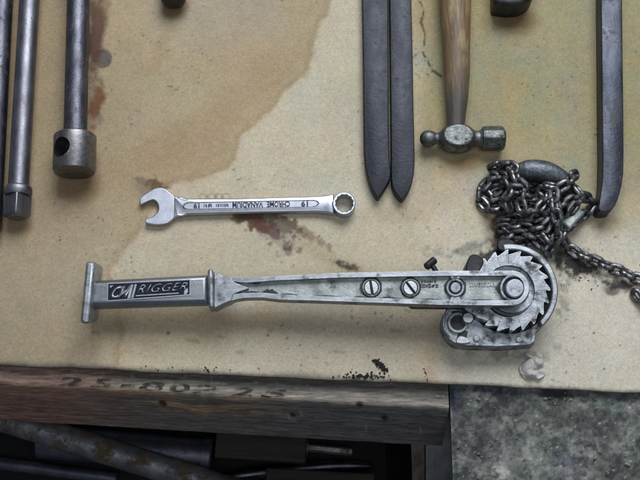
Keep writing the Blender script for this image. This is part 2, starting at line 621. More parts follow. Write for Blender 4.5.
def build_board():
    xs = np.concatenate([[-1.2, -0.8, -0.55, -0.42], np.arange(-0.365, 0.366, 0.00115), [0.42, 0.55, 0.8, 1.2]])
    ts = np.concatenate([np.arange(0, 0.46, 0.00115), [0.5, 0.6, 0.8, 1.1]])
    ni, nj = len(xs), len(ts)
    X, T = np.meshgrid(xs, ts, indexing='ij')
    wob = (fbm(X * 1000, X * 0 + 3, 40, 4, 5) - 0.5) * 0.0026
    Y = edge_y(X) + T + wob * np.exp(-T / 0.01)
    Z = -np.exp(-T / 0.0012) * 0.0012
    V = np.stack([X.ravel(), Y.ravel(), Z.ravel()], 1)
    x, y = back(V * np.array([1, 1, 0]))
    col = np.tile(np.array([0.49, 0.42, 0.305]), (len(x), 1))
    n1 = fbm(x, y, 90, 5, 11)
    n2 = fbm(x, y, 22, 5, 21)
    n3 = fbm(x, y, 6, 4, 31)
    # pale grey worn area, lower right
    g = sst(395, 470, x + (n1 - .5) * 60) * sst(190, 290, y + (n1 - .5) * 80)
    col = over(col, g * 0.85, (0.56, 0.52, 0.435))
    # olive top right
    g = sst(390, 430, x + (n1 - .5) * 50) * (1 - sst(110, 260, y + (n1 - .5) * 90))
    col = over(col, g * 0.95, (0.275, 0.243, 0.128))
    g2 = blob(x, y, 545, 90, 60, 70, 0, 0.4, 40, 8, 0.6)
    col = over(col, g2 * 0.35, (0.34, 0.275, 0.17))
    # greenish pale strip between the stain and the black arms
    g = blob(x, y, 335, 120, 40, 130, 0, 0.2, 30, 18, 0.5)
    col = over(col, g * 0.6, (0.475, 0.44, 0.335))
    # greyish pale bottom centre
    g = blob(x, y, 320, 345, 170, 45, 4, 0.3, 50, 28, 0.6)
    col = over(col, g * 0.5, (0.43, 0.39, 0.305))
    # large soaked-in stain with a tide line
    poly = [(338, -60), (331, 8), (322, 22), (313, 48), (309, 74), (298, 84), (285, 92), (277, 108), (259, 124), (242, 139), (238, 158), (228, 170),
            (212, 178), (190, 181), (170, 186), (158, 205), (149, 220), (136, 236), (120, 258), (112, 275), (118, 300), (126, 330), (120, 362), (118, 420),
            (-300, 420), (-300, -60)]
    d = sdpoly(x, y, poly) + (n2 - .5) * 9 + (n3 - .5) * 3
    inside = 1 - sst(-3.5, 1.5, d)
    deep = 1 - sst(-90, 0, d)
    up = 1 - sst(170, 300, y)
    col = mul(col, inside * (0.55 + 0.45 * up), (0.78, 0.715, 0.615))
    rim = np.exp(-((d + 4) / 3.5) ** 2)
    col = mul(col, rim * 0.5, (0.80, 0.72, 0.58))
    rim2 = np.exp(-((d + 16 + (n2 - .5) * 16) / 9) ** 2) * up
    col = mul(col, rim2 * 0.35, (0.95, 0.88, 0.75))
    # warm rusty wash in the stain, from upper right to lower left
    dl = dline(x, y, [(270, 60), (230, 110), (170, 150), (105, 175)]) + (n2 - .5) * 30
    col = mul(col, (1 - sst(2, 34, dl)) * 0.45, (0.86, 0.73, 0.60))
    # grey wash near the top
    col = over(col, blob(x, y, 215, 10, 55, 38, 0, 0.5, 30, 41, 0.5) * 0.35, (0.33, 0.31, 0.27))
    dl = dline(x, y, [(165, -20), (172, 30), (150, 70)]) + (n2 - .5) * 10
    col = mul(col, (1 - sst(2, 12, dl)) * 0.3, (0.7, 0.62, 0.5))
    # left side darkened: camera vignette painted into the board colour
    g = 1 - sst(10, 150, x + (n1 - .5) * 70)
    col = mul(col, g * 0.8, (0.76, 0.73, 0.70))
    # brown rub along the bottom left
    g = blob(x, y, 190, 330, 90, 22, -4, 0.5, 30, 51, 0.5)
    col = mul(col, g * 0.35, (0.85, 0.74, 0.58))
    g = blob(x, y, 250, 318, 120, 7, 3, 0.8, 25, 52, 0.6)
    col = mul(col, g * 0.35, (0.82, 0.66, 0.5))
    g = blob(x, y, 335, 262, 45, 9, 32, 0.6, 18, 53, 0.6)
    col = mul(col, g * 0.45, (0.75, 0.66, 0.5))
    # vertical reddish band and the step to the paler right
    g = np.exp(-((x - 431 + (n2 - .5) * 4) / 6) ** 2) * sst(300, 330, y)
    col = mul(col, g * 0.45, (0.88, 0.74, 0.63))
    g = (1 - sst(434, 440, x)) * sst(380, 432, x) * sst(295, 330, y)
    col = mul(col, g * 0.3, (0.86, 0.82, 0.70))
    # vertical rubbed lines under the grip
    for xx, a in ((124, .35), (131, .2)):
        g = np.exp(-((x - xx + (n2 - .5) * 5) / 3.5) ** 2) * sst(300, 318, y) * (1 - sst(352, 366, y))
        col = mul(col, g * a, (0.7, 0.6, 0.45))
    # rust and grease marks
    g = blob(x, y, 257, 222, 24, 9, 28, 0.9, 7, 61, 0.25)
    col = over(col, g * 0.9, (0.075, 0.026, 0.018))
    col = over(col, blob(x, y, 268, 230, 22, 8, 38, 1.0, 5, 62, 0.3) * 0.8, (0.11, 0.042, 0.03))
    col = over(col, blob(x, y, 283, 223, 20, 8, 30, 1.1, 5, 63, 0.3) * 0.75, (0.05, 0.042, 0.036))
    col = over(col, blob(x, y, 304, 232, 26, 4.5, 30, 1.0, 5, 64, 0.4) * 0.6, (0.13, 0.07, 0.035))
    col = over(col, blob(x, y, 285, 240, 22, 8, 20, 1.0, 4, 65, 0.4) * 0.35, (0.2, 0.19, 0.17))
    col = over(col, blob(x, y, 236, 218, 7, 4, 30, 0.9, 4, 66, 0.3) * 0.7, (0.09, 0.075, 0.03))
    col = over(col, blob(x, y, 157, 187, 11, 7, 25, 0.9, 6, 67, 0.3) * 0.85, (0.09, 0.045, 0.02))
    col = over(col, blob(x, y, 141, 180, 7, 3.5, 20, 0.8, 5, 68, 0.4) * 0.6, (0.11, 0.095, 0.075))
    col = over(col, blob(x, y, 148, 190, 12, 9, 40, 0.7, 6, 69, 0.5) * 0.5, (0.14, 0.10, 0.065))
    # drop and rust beside the second rod
    col = over(col, blob(x, y, 102, 58.5, 10, 9.5, 0, 0.12, 6, 71, 0.12) * 0.85, (0.085, 0.07, 0.068))
    col = over(col, blob(x, y, 96, 104, 7, 20, 8, 0.8, 8, 72, 0.5) * 0.9, (0.14, 0.042, 0.012))
    col = over(col, blob(x, y, 96, 30, 8, 44, 4, 0.6, 10, 73, 0.5) * 0.9, (0.075, 0.032, 0.02))
    col = over(col, blob(x, y, 104, 10, 6, 28, 8, 0.6, 10, 74, 0.5) * 0.45, (0.12, 0.06, 0.035))
    col = over(col, blob(x, y, 100, 119, 5, 4, 0, 0.7, 5, 75, 0.5) * 0.5, (0.16, 0.15, 0.13))
    # soft brown shadows painted on the board below tool ends
    for (cx, cy, rx, ry, a, s) in ((77, 187, 22, 14, .55, 81), (20, 224, 14, 10, .4, 82), (515, 20, 20, 12, .75, 83), (176, 8, 13, 9, .8, 84),
                                   (467, 163, 14, 8, .55, 85), (390, 215, 26, 9, .25, 86), (608, 224, 14, 8, .3, 87)):
        col = mul(col, blob(x, y, cx, cy, rx, ry, 0, 0.3, 12, s, 0.6) * a, (0.55, 0.37, 0.22))
    # black grease around chain and wheel, plus the chain's shadow painted at its left
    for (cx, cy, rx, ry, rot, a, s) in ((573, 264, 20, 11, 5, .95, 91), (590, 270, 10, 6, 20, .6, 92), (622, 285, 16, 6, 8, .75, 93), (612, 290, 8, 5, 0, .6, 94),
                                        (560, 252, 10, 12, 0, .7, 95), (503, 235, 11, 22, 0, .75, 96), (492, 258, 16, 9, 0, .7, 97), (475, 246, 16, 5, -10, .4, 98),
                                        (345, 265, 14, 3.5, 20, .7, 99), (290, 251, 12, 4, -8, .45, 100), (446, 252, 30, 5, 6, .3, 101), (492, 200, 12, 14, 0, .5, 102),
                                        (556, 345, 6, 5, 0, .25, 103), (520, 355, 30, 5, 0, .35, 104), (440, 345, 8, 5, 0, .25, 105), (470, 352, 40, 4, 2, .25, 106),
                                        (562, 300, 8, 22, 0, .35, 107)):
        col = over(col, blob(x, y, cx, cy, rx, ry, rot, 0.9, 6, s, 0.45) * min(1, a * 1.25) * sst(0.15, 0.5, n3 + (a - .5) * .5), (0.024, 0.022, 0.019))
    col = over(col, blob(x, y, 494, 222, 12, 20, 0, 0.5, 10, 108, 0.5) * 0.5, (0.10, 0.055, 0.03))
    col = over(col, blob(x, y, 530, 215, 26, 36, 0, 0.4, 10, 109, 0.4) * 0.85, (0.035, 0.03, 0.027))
    # hairline cracks
    for pts, w, a in (([(419, 0), (424, 10), (421, 22), (425, 34), (424, 45)], 0.7, .8), ([(423, 53), (427, 60), (432, 70), (441, 76)], 0.8, .9)):
        dl = dline(x, y, pts) + (n3 - .5) * 2.2
        col = over(col, (1 - sst(w, w + 1.0, np.abs(dl))) * a * sst(.3, .5, fbm(x, y, 5, 2, 44)), (0.05, 0.04, 0.025))
    # pencilled scribble above the spanner
    for cx in (203, 212, 219, 226):
        dl = np.abs(np.hypot((x - cx) / 1.5, y - 196.5) - 2.6) + (n3 - .5)
        col = over(col, (1 - sst(0.3, 1.2, dl)) * 0.4, (0.12, 0.11, 0.08))
    # small dents and specks all over
    sp = fbm(x, y, 3.2, 2, 123)
    cl = fbm(x, y, 60, 3, 124)
    col = over(col, sst(0.86, 0.93, sp + (cl - .5) * .45) * 0.55, (0.07, 0.06, 0.045))
    for (cx, cy, r) in ((594, 333, 1.4), (604, 369, 1.3), (566, 372, 1.2), (574, 338, 1), (268, 335, 1.5), (300, 345, 1), (98, 218, 1), (168, 333, 2), (60, 240, 1.2), (620, 345, 1)):
        col = over(col, blob(x, y, cx, cy, r, r * .8, 0, 0.3, 2, 5, 0.4) * 0.75, (0.05, 0.045, 0.04))
    for (cx, cy, rx, ry) in ((95, 333, 5, 2), (193, 341, 6, 2), (240, 352, 4, 2), (270, 331, 3, 3), (222, 337, 5, 1.5), (395, 330, 8, 2), (340, 352, 6, 1.5)):
        col = over(col, blob(x, y, cx, cy, rx, ry, 10, 0.9, 4, 77, 0.6) * 0.4, (0.12, 0.10, 0.075))
    # grey dirt along the front edge
    t = T.ravel() * 1000
    col = over(col, (1 - sst(0, 7, t + (n2 - .5) * 7)) * 0.6 * (1 - sst(380, 470, x)), (0.16, 0.145, 0.12))
    col = over(col, (1 - sst(0, 3, t + (n3 - .5) * 4)) * 0.5, (0.10, 0.09, 0.075))
    # general mottling
    col *= (0.90 + 0.20 * n1)[:, None] * (0.92 + 0.16 * n2)[:, None]
    ca = fbm(x, y, 30, 4, 401) - .5
    cb = fbm(x + 50, y - 30, 26, 4, 402) - .5
    tr_ = 0.5 + 1.1 * sst(380, 430, x) * (1 - sst(150, 260, y))
    col *= np.stack([1 + .24 * ca * tr_, 1 + .08 * cb * tr_, 1 - .22 * ca * tr_ - .12 * cb * tr_], 1)
    fib = fbm(x + n2 * 6, y * 1.0, 2.6, 3, 301) - .5
    fib2 = fbm(x * .35 + y * .2, y - x * .1, 2.2, 3, 302) - .5
    col *= (1 + .18 * fib + .12 * fib2)[:, None]
    V[:, 2] += (n2 - .5) * 0.0005
    m = painted('stained_fibreboard', 0.72, ((0.80, 0.79, 0.76), (1.20, 1.20, 1.19)), 520, bump=0.35, bscale=700)
    o = sheet('board', V, ni, nj, col, m, solid=-BT, loc=(0, 0, -BT))
    tag(o, 'large tan fibreboard with a brown tide-marked stain lying under the tools', 'board')


build_board()

# ------------------------------------------------------------------ crate below the board
PZ = -BT - 0.003
FT0, FT1 = W(0, 384, PZ), W(450, 410, PZ)
crate = thing('wooden_crate', 'old dark wooden crate with stencilled top edge below the tan board', 'crate', W(300, 430, -0.65))


def build_plank():
    x0, x1 = W(-120, 380, PZ).x, W(449, 410, PZ).x
    sl = (FT1.y - FT0.y) / (FT1.x - FT0.x)
    H = 0.068
    lean = 0.026
    prof = []                       # (dy from the front top edge, z), the run over the top and down the face
    for s in np.linspace(0.055, 0.0035, 34):
        prof.append((s, PZ))
    for a in np.linspace(0, 1, 6)[1:]:
        prof.append((0.0035 * (1 - a) - 0.001 * a, PZ - 0.003 * a * a))
    for s in np.linspace(0.05, 1, 44):
        prof.append((-0.001 - lean * s, PZ - 0.003 - (H - 0.003) * s))
    prof.append((-lean + 0.02, PZ - H - 0.001))
    prof.append((0.03, PZ - H + 0.004))
    nf = len(prof)
    xs = np.arange(x0, x1, 0.0012)
    xs[-1] = x1
    X, J = np.meshgrid(xs, np.arange(nf), indexing='ij')
    P = np.array(prof)
    edge = (fbm(X * 1000, X * 0 + 7, 14, 4, 9) - .5) * 0.003
    Y = FT0.y + (X - FT0.x) * sl + P[J, 0]
    near = np.exp(-np.abs(P[J, 0]) / 0.004)
    Y = Y + edge * near
    Z = P[J, 1] + edge * near * 0.6
    V = np.stack([X.ravel(), Y.ravel(), Z.ravel()], 1)
    x, y = back(V)
    jj = J.ravel()
    top = (jj < 36).astype(float)
    dy = P[jj, 0] * 1000
    Vx = V[:, 0] * 1000
    grain = fbm(Vx, dy * 14 + P[jj, 1] * 9000, 40, 5, 15)
    n1 = fbm(Vx, dy * 2 + P[jj, 1] * 1500, 45, 4, 16)
    n2 = fbm(Vx, dy * 3 + P[jj, 1] * 3000, 9, 4, 17)
    col = np.tile(np.array([0.15, 0.13, 0.12]), (len(x), 1))
    col = over(col, top, (0.15, 0.135, 0.118))
    # dark band next to the board, pale worn band near the arris
    band = top * (1 - sst(4, 12, dy + (n1 - .5) * 8))
    col = over(col, band * 0.75, (0.26, 0.235, 0.20))
    col = over(col, top * sst(10, 15, dy + (n1 - .5) * 4) * 0.7, (0.055, 0.052, 0.048))
    # red brown at the left
    left = 1 - sst(40, 170, x + (n1 - .5) * 80)
    col = over(col, left * 0.8, (0.25, 0.14, 0.105))
    col = over(col, left * top * 0.45, (0.13, 0.10, 0.085))
    # bare wood showing along the arris between
    bare = blob(x, y, 212, 405, 62, 8, 3, 0.9, 14, 19, 0.4) * (1 - top * 0.5)
    col = over(col, bare * 0.75 * sst(.35, .6, grain), (0.36, 0.24, 0.13))
    ar = np.exp(-((dy) / 2.0) ** 2) * sst(.40, .62, n1 + .05)
    col = over(col, ar * 0.8 * (1 - sst(300, 420, x)), (0.34, 0.23, 0.14))
    col = over(col, blob(x, y, 130, 391, 45, 2.2, 3, 0.6, 8, 29, 0.5) * 0.6, (0.26, 0.17, 0.10))
    # blue-black grime on the right half of the face
    col = over(col, (1 - top) * sst(230, 330, x + (n1 - .5) * 60) * 0.65, (0.12, 0.12, 0.13))
    col *= (0.55 + 0.9 * grain)[:, None] * (0.75 + 0.5 * n2)[:, None]
    col = over(col, sst(.80, .86, fbm(Vx, dy + P[jj, 1] * 1000, 3, 2, 33)) * 0.6, (0.25, 0.23, 0.2))
    for (cx, cy, r) in ((163, 403, 3), (385, 418, 2.5), (293, 415, 2), (360, 404, 2.5)):
        col = over(col, blob(x, y, cx, cy, r * 1.4, r, 20, 0.3, 3, 7, 0.4) * 0.85, (0.008, 0.008, 0.008))
    for pts in ([(287, 414), (290, 420), (296, 421)], [(366, 424), (366, 431)], [(420, 428), (421, 432)], [(300, 410), (302, 416)]):
        col = over(col, (1 - sst(.5, 1.4, dline(x, y, pts))) * 0.6, (0.3, 0.29, 0.26))
    # gouged relief
    V[:, 2] += (grain - .5) * 0.0016 * top
    V[:, 1] += (grain - .5) * 0.0014 * (1 - top)
    m = painted('old_crate_wood', 0.7, ((0.45, 0.45, 0.45), (1.6, 1.57, 1.52)), 480, stretch=(0.13, 1, 1), bump=0.9, bscale=420)
    sheet('front_board', V, len(xs), nf, col, m, parent=crate, loc=tuple(crate.location))
    return sl, H, lean


sl, PH, PLEAN = build_plank()
# stencilled characters on the top edge of the crate
for s, x0, x1 in (('2', 60, 83), ('5', 93, 112), ('-', 121, 135), ('8', 140, 164), ('0', 170, 190), ('2', 193, 218), ('2', 234, 254), ('5', 263, 286)):
    e = lambda x: 384 + 26 / 450 * x
    if s == '-':
        q = [(x0 + 1, e(x0) - 7), (x1 + 1, e(x1) - 7), (x1 - 1, e(x1) - 4.6), (x0 - 1, e(x0) - 4.6)]
    else:
        q = [(x0 + 3, e(x0) - 11), (x1 + 3, e(x1) - 11), (x1 - 3, e(x1) - 2.2), (x0 - 3, e(x0) - 2.2)]
    obj('stencil_mark', text_bm(s, q, PZ + 0.0009, 0.0003, bold=0.025), M['stencil'], crate, smooth=False)

# splayed corner leg of the crate with a batten along its side
pxl = W(424, 445, PZ - PH).x
ZA, ZB = PZ - PH - 0.003, -0.20


def leg(name, q0, q1, thick, mat):
    a_ = [W(x, y, ZA) for x, y in q0]
    b_ = [W(x, y, ZB) for x, y in q1]
    b_ = [p + (q - p) * ((-0.65 - ZA) / (ZB - ZA)) for p, q in zip(a_, b_)]
    bm = bmesh.new()
    rows = []
    for k in range(13):
        t = k / 12
        l_, r_ = a_[0].lerp(b_[0], t), a_[1].lerp(b_[1], t)
        w_ = Vector((0, thick, 0))
        rows.append([bm.verts.new(p) for p in (l_, r_, r_ + w_, l_ + w_)])
    for p, q in zip(rows, rows[1:]):
        for k in range(4):
            bm.faces.new((p[k], p[(k + 1) % 4], q[(k + 1) % 4], q[k]))
    bm.faces.new(rows[0])
    bm.faces.new(rows[-1][::-1])
    return obj(name, bm, mat, crate, bev=0.0012)


leg('corner_post', [(425.5, 437.5), (451.5, 439.5)], [(426, 500), (453.5, 502)], 0.03, M['postwood'])
leg('corner_batten', [(411, 437.5), (424.5, 438.5)], [(412.5, 496), (425, 497)], 0.02, M['battenwood'])

# dark shelf inside the crate that the scrap iron lies on
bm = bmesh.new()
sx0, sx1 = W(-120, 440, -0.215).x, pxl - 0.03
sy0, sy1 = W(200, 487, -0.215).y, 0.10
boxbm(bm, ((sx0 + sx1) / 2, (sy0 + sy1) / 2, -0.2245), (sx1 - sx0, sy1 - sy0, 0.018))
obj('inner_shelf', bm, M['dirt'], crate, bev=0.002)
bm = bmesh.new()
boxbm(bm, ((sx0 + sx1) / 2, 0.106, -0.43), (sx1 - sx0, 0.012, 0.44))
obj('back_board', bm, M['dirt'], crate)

# ------------------------------------------------------------------ concrete block at the right
def build_block():
    zc = -BT - 0.0035
    x0 = W(451.5, 430, zc).x
    xs = np.concatenate([np.arange(x0, 0.36, 0.0012), [0.4, 0.5, 0.7]])
    ylo, yhi = W(640, 500, zc).y, W(450, 372, zc).y
    ys = np.concatenate([[ylo - 0.3, ylo - 0.1], np.arange(ylo, yhi, 0.0012)])
    ni, nj = len(xs), len(ys)
    X, Y = np.meshgrid(xs, ys, indexing='ij')
    V = np.stack([X.ravel(), Y.ravel(), np.full(X.size, zc)], 1)
    x, y = back(V)
    n1 = fbm(x, y, 50, 5, 211)
    n2 = fbm(x, y, 14, 5, 212, 0.65)
    n3 = fbm(x, y, 5, 4, 213)
    n4 = fbm(x, y, 2.4, 2, 214)
    n5 = fbm(x + 300, y, 28, 5, 215, 0.65)
    col = np.tile(np.array([0.084, 0.083, 0.076]), (len(x), 1))
    col = over(col, sst(.48, .64, n5) * 0.55, (0.078, 0.085, 0.108))
    col = over(col, sst(.50, .66, fbm(x - 90, y + 40, 30, 5, 216, .65)) * 0.7, (0.115, 0.135, 0.108))
    col = over(col, sst(.52, .68, n2) * 0.75, (0.19, 0.19, 0.175))
    col = over(col, (1 - sst(.33, .45, n2)) * 0.8, (0.034, 0.037, 0.04))
    col = over(col, sst(.58, .68, n3) * 0.35, (0.19, 0.187, 0.172))
    col = over(col, blob(x, y, 608, 404, 16, 8, 12, 0.7, 8, 221, .5) * 0.7, (0.17, 0.20, 0.175))
    col = over(col, blob(x, y, 452, 396, 9, 8, 0, 0.6, 8, 222, .4) * 0.7, (0.035, 0.05, 0.085))
    col = over(col, blob(x, y, 500, 470, 9, 6, 30, 0.9, 5, 223, .4) * 0.85, (0.33, 0.31, 0.28))
    col = over(col, blob(x, y, 589, 452, 8, 4, 30, 0.9, 5, 224, .4) * 0.6, (0.33, 0.32, 0.29))
    col = over(col, blob(x, y, 484, 436, 7, 9, 0, 0.9, 5, 225, .4) * 0.6, (0.02, 0.02, 0.018))
    col = over(col, (1 - sst(.30, .42, n3)) * 0.7, (0.035, 0.036, 0.036))
    rs = np.random.RandomState(4)
    for k in range(60):
        cx, cy, r = rs.uniform(455, 640), rs.uniform(392, 480), rs.uniform(.4, 1.3)
        g = (1 - sst(r * .6, r * 1.2, np.hypot(x - cx, y - cy)))
        col = over(col, g * 0.75, (0.38, 0.37, 0.33))
    col *= (0.45 + 1.0 * n1)[:, None] * (0.75 + 0.5 * n4)[:, None]
    V[:, 2] += np.minimum((n2 - .5) * 0.004 + (n3 - .5) * 0.0012, 0.003)
    V[:, 2] -= (1 - sst(0, 0.006, V[:, 0] - x0)) * 0.004
    m = painted('dirty_rough_concrete', 0.85, ((0.62, 0.62, 0.63), (1.38, 1.38, 1.36)), 240, bump=0.45, bscale=300)
    o = sheet('concrete_block', V, ni, nj, col, m, solid=-0.65, loc=(0.3, -0.25, -0.65), taper=0.13)
    tag(o, 'rough mottled blue-grey concrete block at the right end of the crate', 'block')


build_block()

# ground far below
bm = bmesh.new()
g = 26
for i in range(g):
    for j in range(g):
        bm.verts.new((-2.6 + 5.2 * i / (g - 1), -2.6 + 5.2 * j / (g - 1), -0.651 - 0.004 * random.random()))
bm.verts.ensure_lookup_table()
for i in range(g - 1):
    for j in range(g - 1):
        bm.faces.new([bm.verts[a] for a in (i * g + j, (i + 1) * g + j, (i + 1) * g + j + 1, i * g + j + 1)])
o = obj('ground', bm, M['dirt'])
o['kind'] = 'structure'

# scrap iron under the crate
za = -0.150
bm = bmesh.new()
pts = [W(-60, 399, za), W(60, 439, za - 0.01), W(140, 462, za - 0.02), W(260, 499, za - 0.03)]
d = (pts[-1] - pts[0]).normalized()
a, b = frame(d)
lathe(bm, pts[0], pts[-1], [(0, 0.013), (0.002, 0.0145), ((pts[-1] - pts[0]).length, 0.0145)], 24)
o = obj('iron_pipe', bm, M['rusty'], loc=tuple(pts[0]))
tag(o, 'rusty iron pipe lying diagonally in the dark below the crate board', 'pipe')
bm = bmesh.new()
A, B = W(40, 441, -0.19), W(213, 456, -0.19)
Ln = (B - A).length
lathe(bm, A, B, [(0, 0.019), (Ln - 0.012, 0.019), (Ln - 0.0115, 0.021), (Ln - 0.002, 0.021), (Ln, 0.0195)], 32)
o = obj('iron_cylinder', bm, M['pipe'], loc=tuple(A))
tag(o, 'short fat blue-black iron cylinder under the crate board', 'pipe')
bm = bmesh.new()
pts = [W(*p) for p in smooth([(205, 484, -.2), (245, 475, -.2), (290, 470, -.2), (335, 466, -.205), (372, 466, -.21)], 6)]
tube(bm, pts, [0.0075] * (len(pts) - 6) + [0.0072, 0.0068, 0.006, 0.005, 0.004, 0.003], 16)
o = obj('steel_rod', bm, metal('shiny_black_rod', (0.03, 0.033, 0.045), (0.09, 0.095, 0.115), 0.28, 0.45, 40, 1.0, 0.3), loc=tuple(pts[0]))
tag(o, 'shiny black curved steel rod in the dark gap under the crate', 'rod')

# dark offcuts of timber lying deeper under the crate
for lab, c_, s_, rz in (('dark brown timber offcut lying deep under the crate', W(262, 446, -0.1895), (0.10, 0.035, 0.05), -3),
                        ('dark grey timber offcut lying in front of the brown one, lowest in the picture', W(320, 481, -0.1945), (0.12, 0.02, 0.04), -3)):
    bm = bmesh.new()
    boxbm(bm, c_, s_, Matrix.Rotation(R(rz), 3, 'Z'))
    o = obj('timber_offcut', bm, plain('dark_timber', (0.008, 0.007, 0.006), (0.05, 0.038, 0.030), 0.8, 70, 0.6, 400, stretch=(.1, 1, 1)), None, bev=0.002, loc=tuple(c_))
    tag(o, lab, 'timber', group='timber offcuts under the crate')

bm = bmesh.new()
A, B = W(-40, 458, -0.205), W(118, 479, -0.205)
lathe(bm, A, B, [(0, 0.006), (0.002, 0.0075), ((B - A).length - 0.002, 0.0075), ((B - A).length, 0.006)], 20)
o = obj('iron_rod', bm, M['pipe'], None, loc=tuple(A))
tag(o, 'thin dark iron rod in the bottom left corner below the rusty pipe', 'rod')
bm = bmesh.new()
A, B = W(300, 447, -0.199), W(352, 452, -0.199)
Ln = (B - A).length
lathe(bm, A, B, [(0, 0.007), (0.001, 0.0085), (0.009, 0.0085), (0.0095, 0.0045), (Ln, 0.0045)], 6)
o = obj('rusty_bolt', bm, M['rusty'], None, ang=20, loc=tuple(A))
tag(o, 'rusty hex bolt lying beside the brown timber offcut under the crate', 'bolt')

# ------------------------------------------------------------------ lever chain hoist
hoist = thing('lever_hoist', 'silver ratchet lever hoist with toothed wheel lying across the board', 'hoist', W(509, 292, 0))


def zl(px):                      # top of the lever, sloping down to its tail
    return 0.033 + (px - 90) / (513 - 90) * 0.014


# tail bar of the grip
bm = bmesh.new()
qa = [bm.verts.new(W(x, y, 0.046)) for x, y in ((85.4, 261.0), (95.2, 261.8), (89.2, 323.8), (79.2, 323.2))]
qm = [bm.verts.new(W(x, y, 0.038)) for x, y in ((88, 261.6), (97.4, 262.4), (91.4, 323.6), (82, 323.2))]
qb = [bm.verts.new(W(x, y, 0.0)) for x, y in ((96, 265), (103.4, 266), (98.2, 321), (91, 320.5))]
for p, q in ((qa, qm), (qm, qb)):
    for i in range(4):
        bm.faces.new((p[i], q[i], q[(i + 1) % 4], p[(i + 1) % 4]))
bm.faces.new(qa)
bm.faces.new(qb[::-1])
obj('end_bar', bm, M['polish'], hoist, bev=0.0032, seg=3)
bm = bmesh.new()
prism(bm, [(88, 279.8), (209, 273.5), (209, 303.0), (87, 306.8)], lambda p: zl(p) + 0.002, lambda p: zl(p) - 0.011, 0.0042, 1)
grip = obj('grip', bm, M['grip'], hoist, bev=0.0012)
zp = lambda p: zl(p) + 0.0021
bm = bmesh.new()
LO = [(107.4, 283.0), (190.6, 279.2), (190.4, 295.2), (106.9, 301.4)]
LI = [(108.3, 284.0), (189.7, 280.2), (189.5, 294.3), (107.8, 300.4)]
prism(bm, LI, lambda p: zp(p) + 0.0002, lambda p: zp(p) - 0.001)
plate = obj('name_plate', bm, M['navy'], hoist, smooth=False)
bm = bmesh.new()
ring(bm, LO, LI, lambda p: zp(p) + 0.0006, lambda p: zp(p) - 0.001)
obj('plate_border', bm, M['white'], plate, smooth=False)
zt = lambda p: zp(p) + 0.0003
obj('lettering', text_bm('CM', [(113.5, 286.2), (131.5, 285.4), (129.0, 297.6), (110.4, 298.6)], zt, 0.0006, 0.35, 0.022, 0.92), M['white'], plate, smooth=False)
bm = bmesh.new()
for q in ([(131.0, 284.6), (133.4, 284.5), (130.2, 298.2), (127.4, 298.4)], [(134.8, 284.2), (136.8, 284.1), (133.4, 297.8), (131.2, 298)],
          [(136, 295.2), (179, 292.6), (178.6, 293.6), (135.6, 296.3)], [(184, 291), (187.6, 287.6), (188, 291.6), (186.6, 294), (184, 294.2)], [(109.6, 285.6), (113.5, 285.2), (110.4, 288.2)]):
    prism(bm, q, lambda p: zt(p) + .0006, zt)
obj('logo_strokes', bm, M['white'], plate, smooth=False)
obj('lettering', text_bm('RIGGER', [(139, 284.8), (188, 282.2), (186, 289.8), (136.6, 293.4)], zt, 0.0006, 0.30, -0.012, 1.1), M['white'], plate, smooth=False)
# collar between grip and arm
bm = bmesh.new()
prism(bm, [(207.3, 269), (212.8, 268.6), (214.2, 307), (208.4, 307.6)], lambda p: zl(p) + 0.006, lambda p: zl(p) - 0.014)
obj('collar', bm, M['polish'], hoist, bev=0.0022, seg=3)

# arm
XS = [214, 219, 225, 230, 236, 245, 262, 280, 300, 320, 340, 370, 400, 440, 470, 495, 509]
tp = lambda x: float(np.interp(x, [213, 219, 225, 236, 245, 280, 340, 440, 500, 512], [271.2, 273.6, 275.6, 278, 278.2, 275.8, 272.8, 270.8, 270.6, 270.6]))
bt = lambda x: float(np.interp(x, [213, 219, 225, 236, 247, 262, 280, 340, 440, 500, 512], [309, 306, 303, 299, 297.4, 297.3, 299.4, 301.2, 304.6, 305.2, 305.2]))
itp = lambda x: float(np.interp(x, [231, 245, 280, 340, 440, 512], [281.3, 282.4, 280, 277.4, 275.6, 275.4]))
ibt = lambda x: float(np.interp(x, [231, 245, 262, 280, 340, 440, 512], [294.4, 293, 292.6, 294.4, 296.8, 300, 300.4]))
XR = [231, 236, 245, 254, 262, 271, 280, 300, 320, 340, 370, 400, 420, 440, 455, 470, 485, 500, 511]
outer = [(x, tp(x)) for x in XR] + circ(511.5, 287.9, 17.4, 19, -math.pi / 2 + .1, math.pi / 2 - .1) + [(x, bt(x)) for x in XR[::-1]]
inner = [(x, itp(x)) for x in XR] + circ(511.5, 287.9, 13, 19, -math.pi / 2 + .1, math.pi / 2 - .1) + [(x, ibt(x)) for x in XR[::-1]]
bm = bmesh.new()
ring(bm, outer, inner, zl, lambda p: zl(p) - 0.013)
arm = obj('lever_arm', bm, M['polish'], hoist, bev=0.0011)
bm = bmesh.new()
nx = [214, 217, 220, 223, 226, 229, 232]
prism(bm, [(x, tp(x)) for x in nx] + [(233, 281.3), (240, 284.2), (248, 287), (249, 288.5), (240, 291.6), (233, 294.4)] + [(x, bt(x)) for x in nx[::-1]],
      lambda p: zl(p) + 0.0008, lambda p: zl(p) - 0.016)
obj('arm_neck', bm, M['polish'], arm, bev=0.0016)
bm = bmesh.new()
prism(bm, [(x, tp(x) + 1.5) for x in XR] + circ(511.5, 287.9, 15.5, 19, -math.pi / 2 + .1, math.pi / 2 - .1) + [(x, bt(x) - 1.5) for x in XR[::-1]],
      lambda p: zl(p) - 0.0055, lambda p: zl(p) - 0.012)
obj('arm_web', bm, M['trough'], arm)
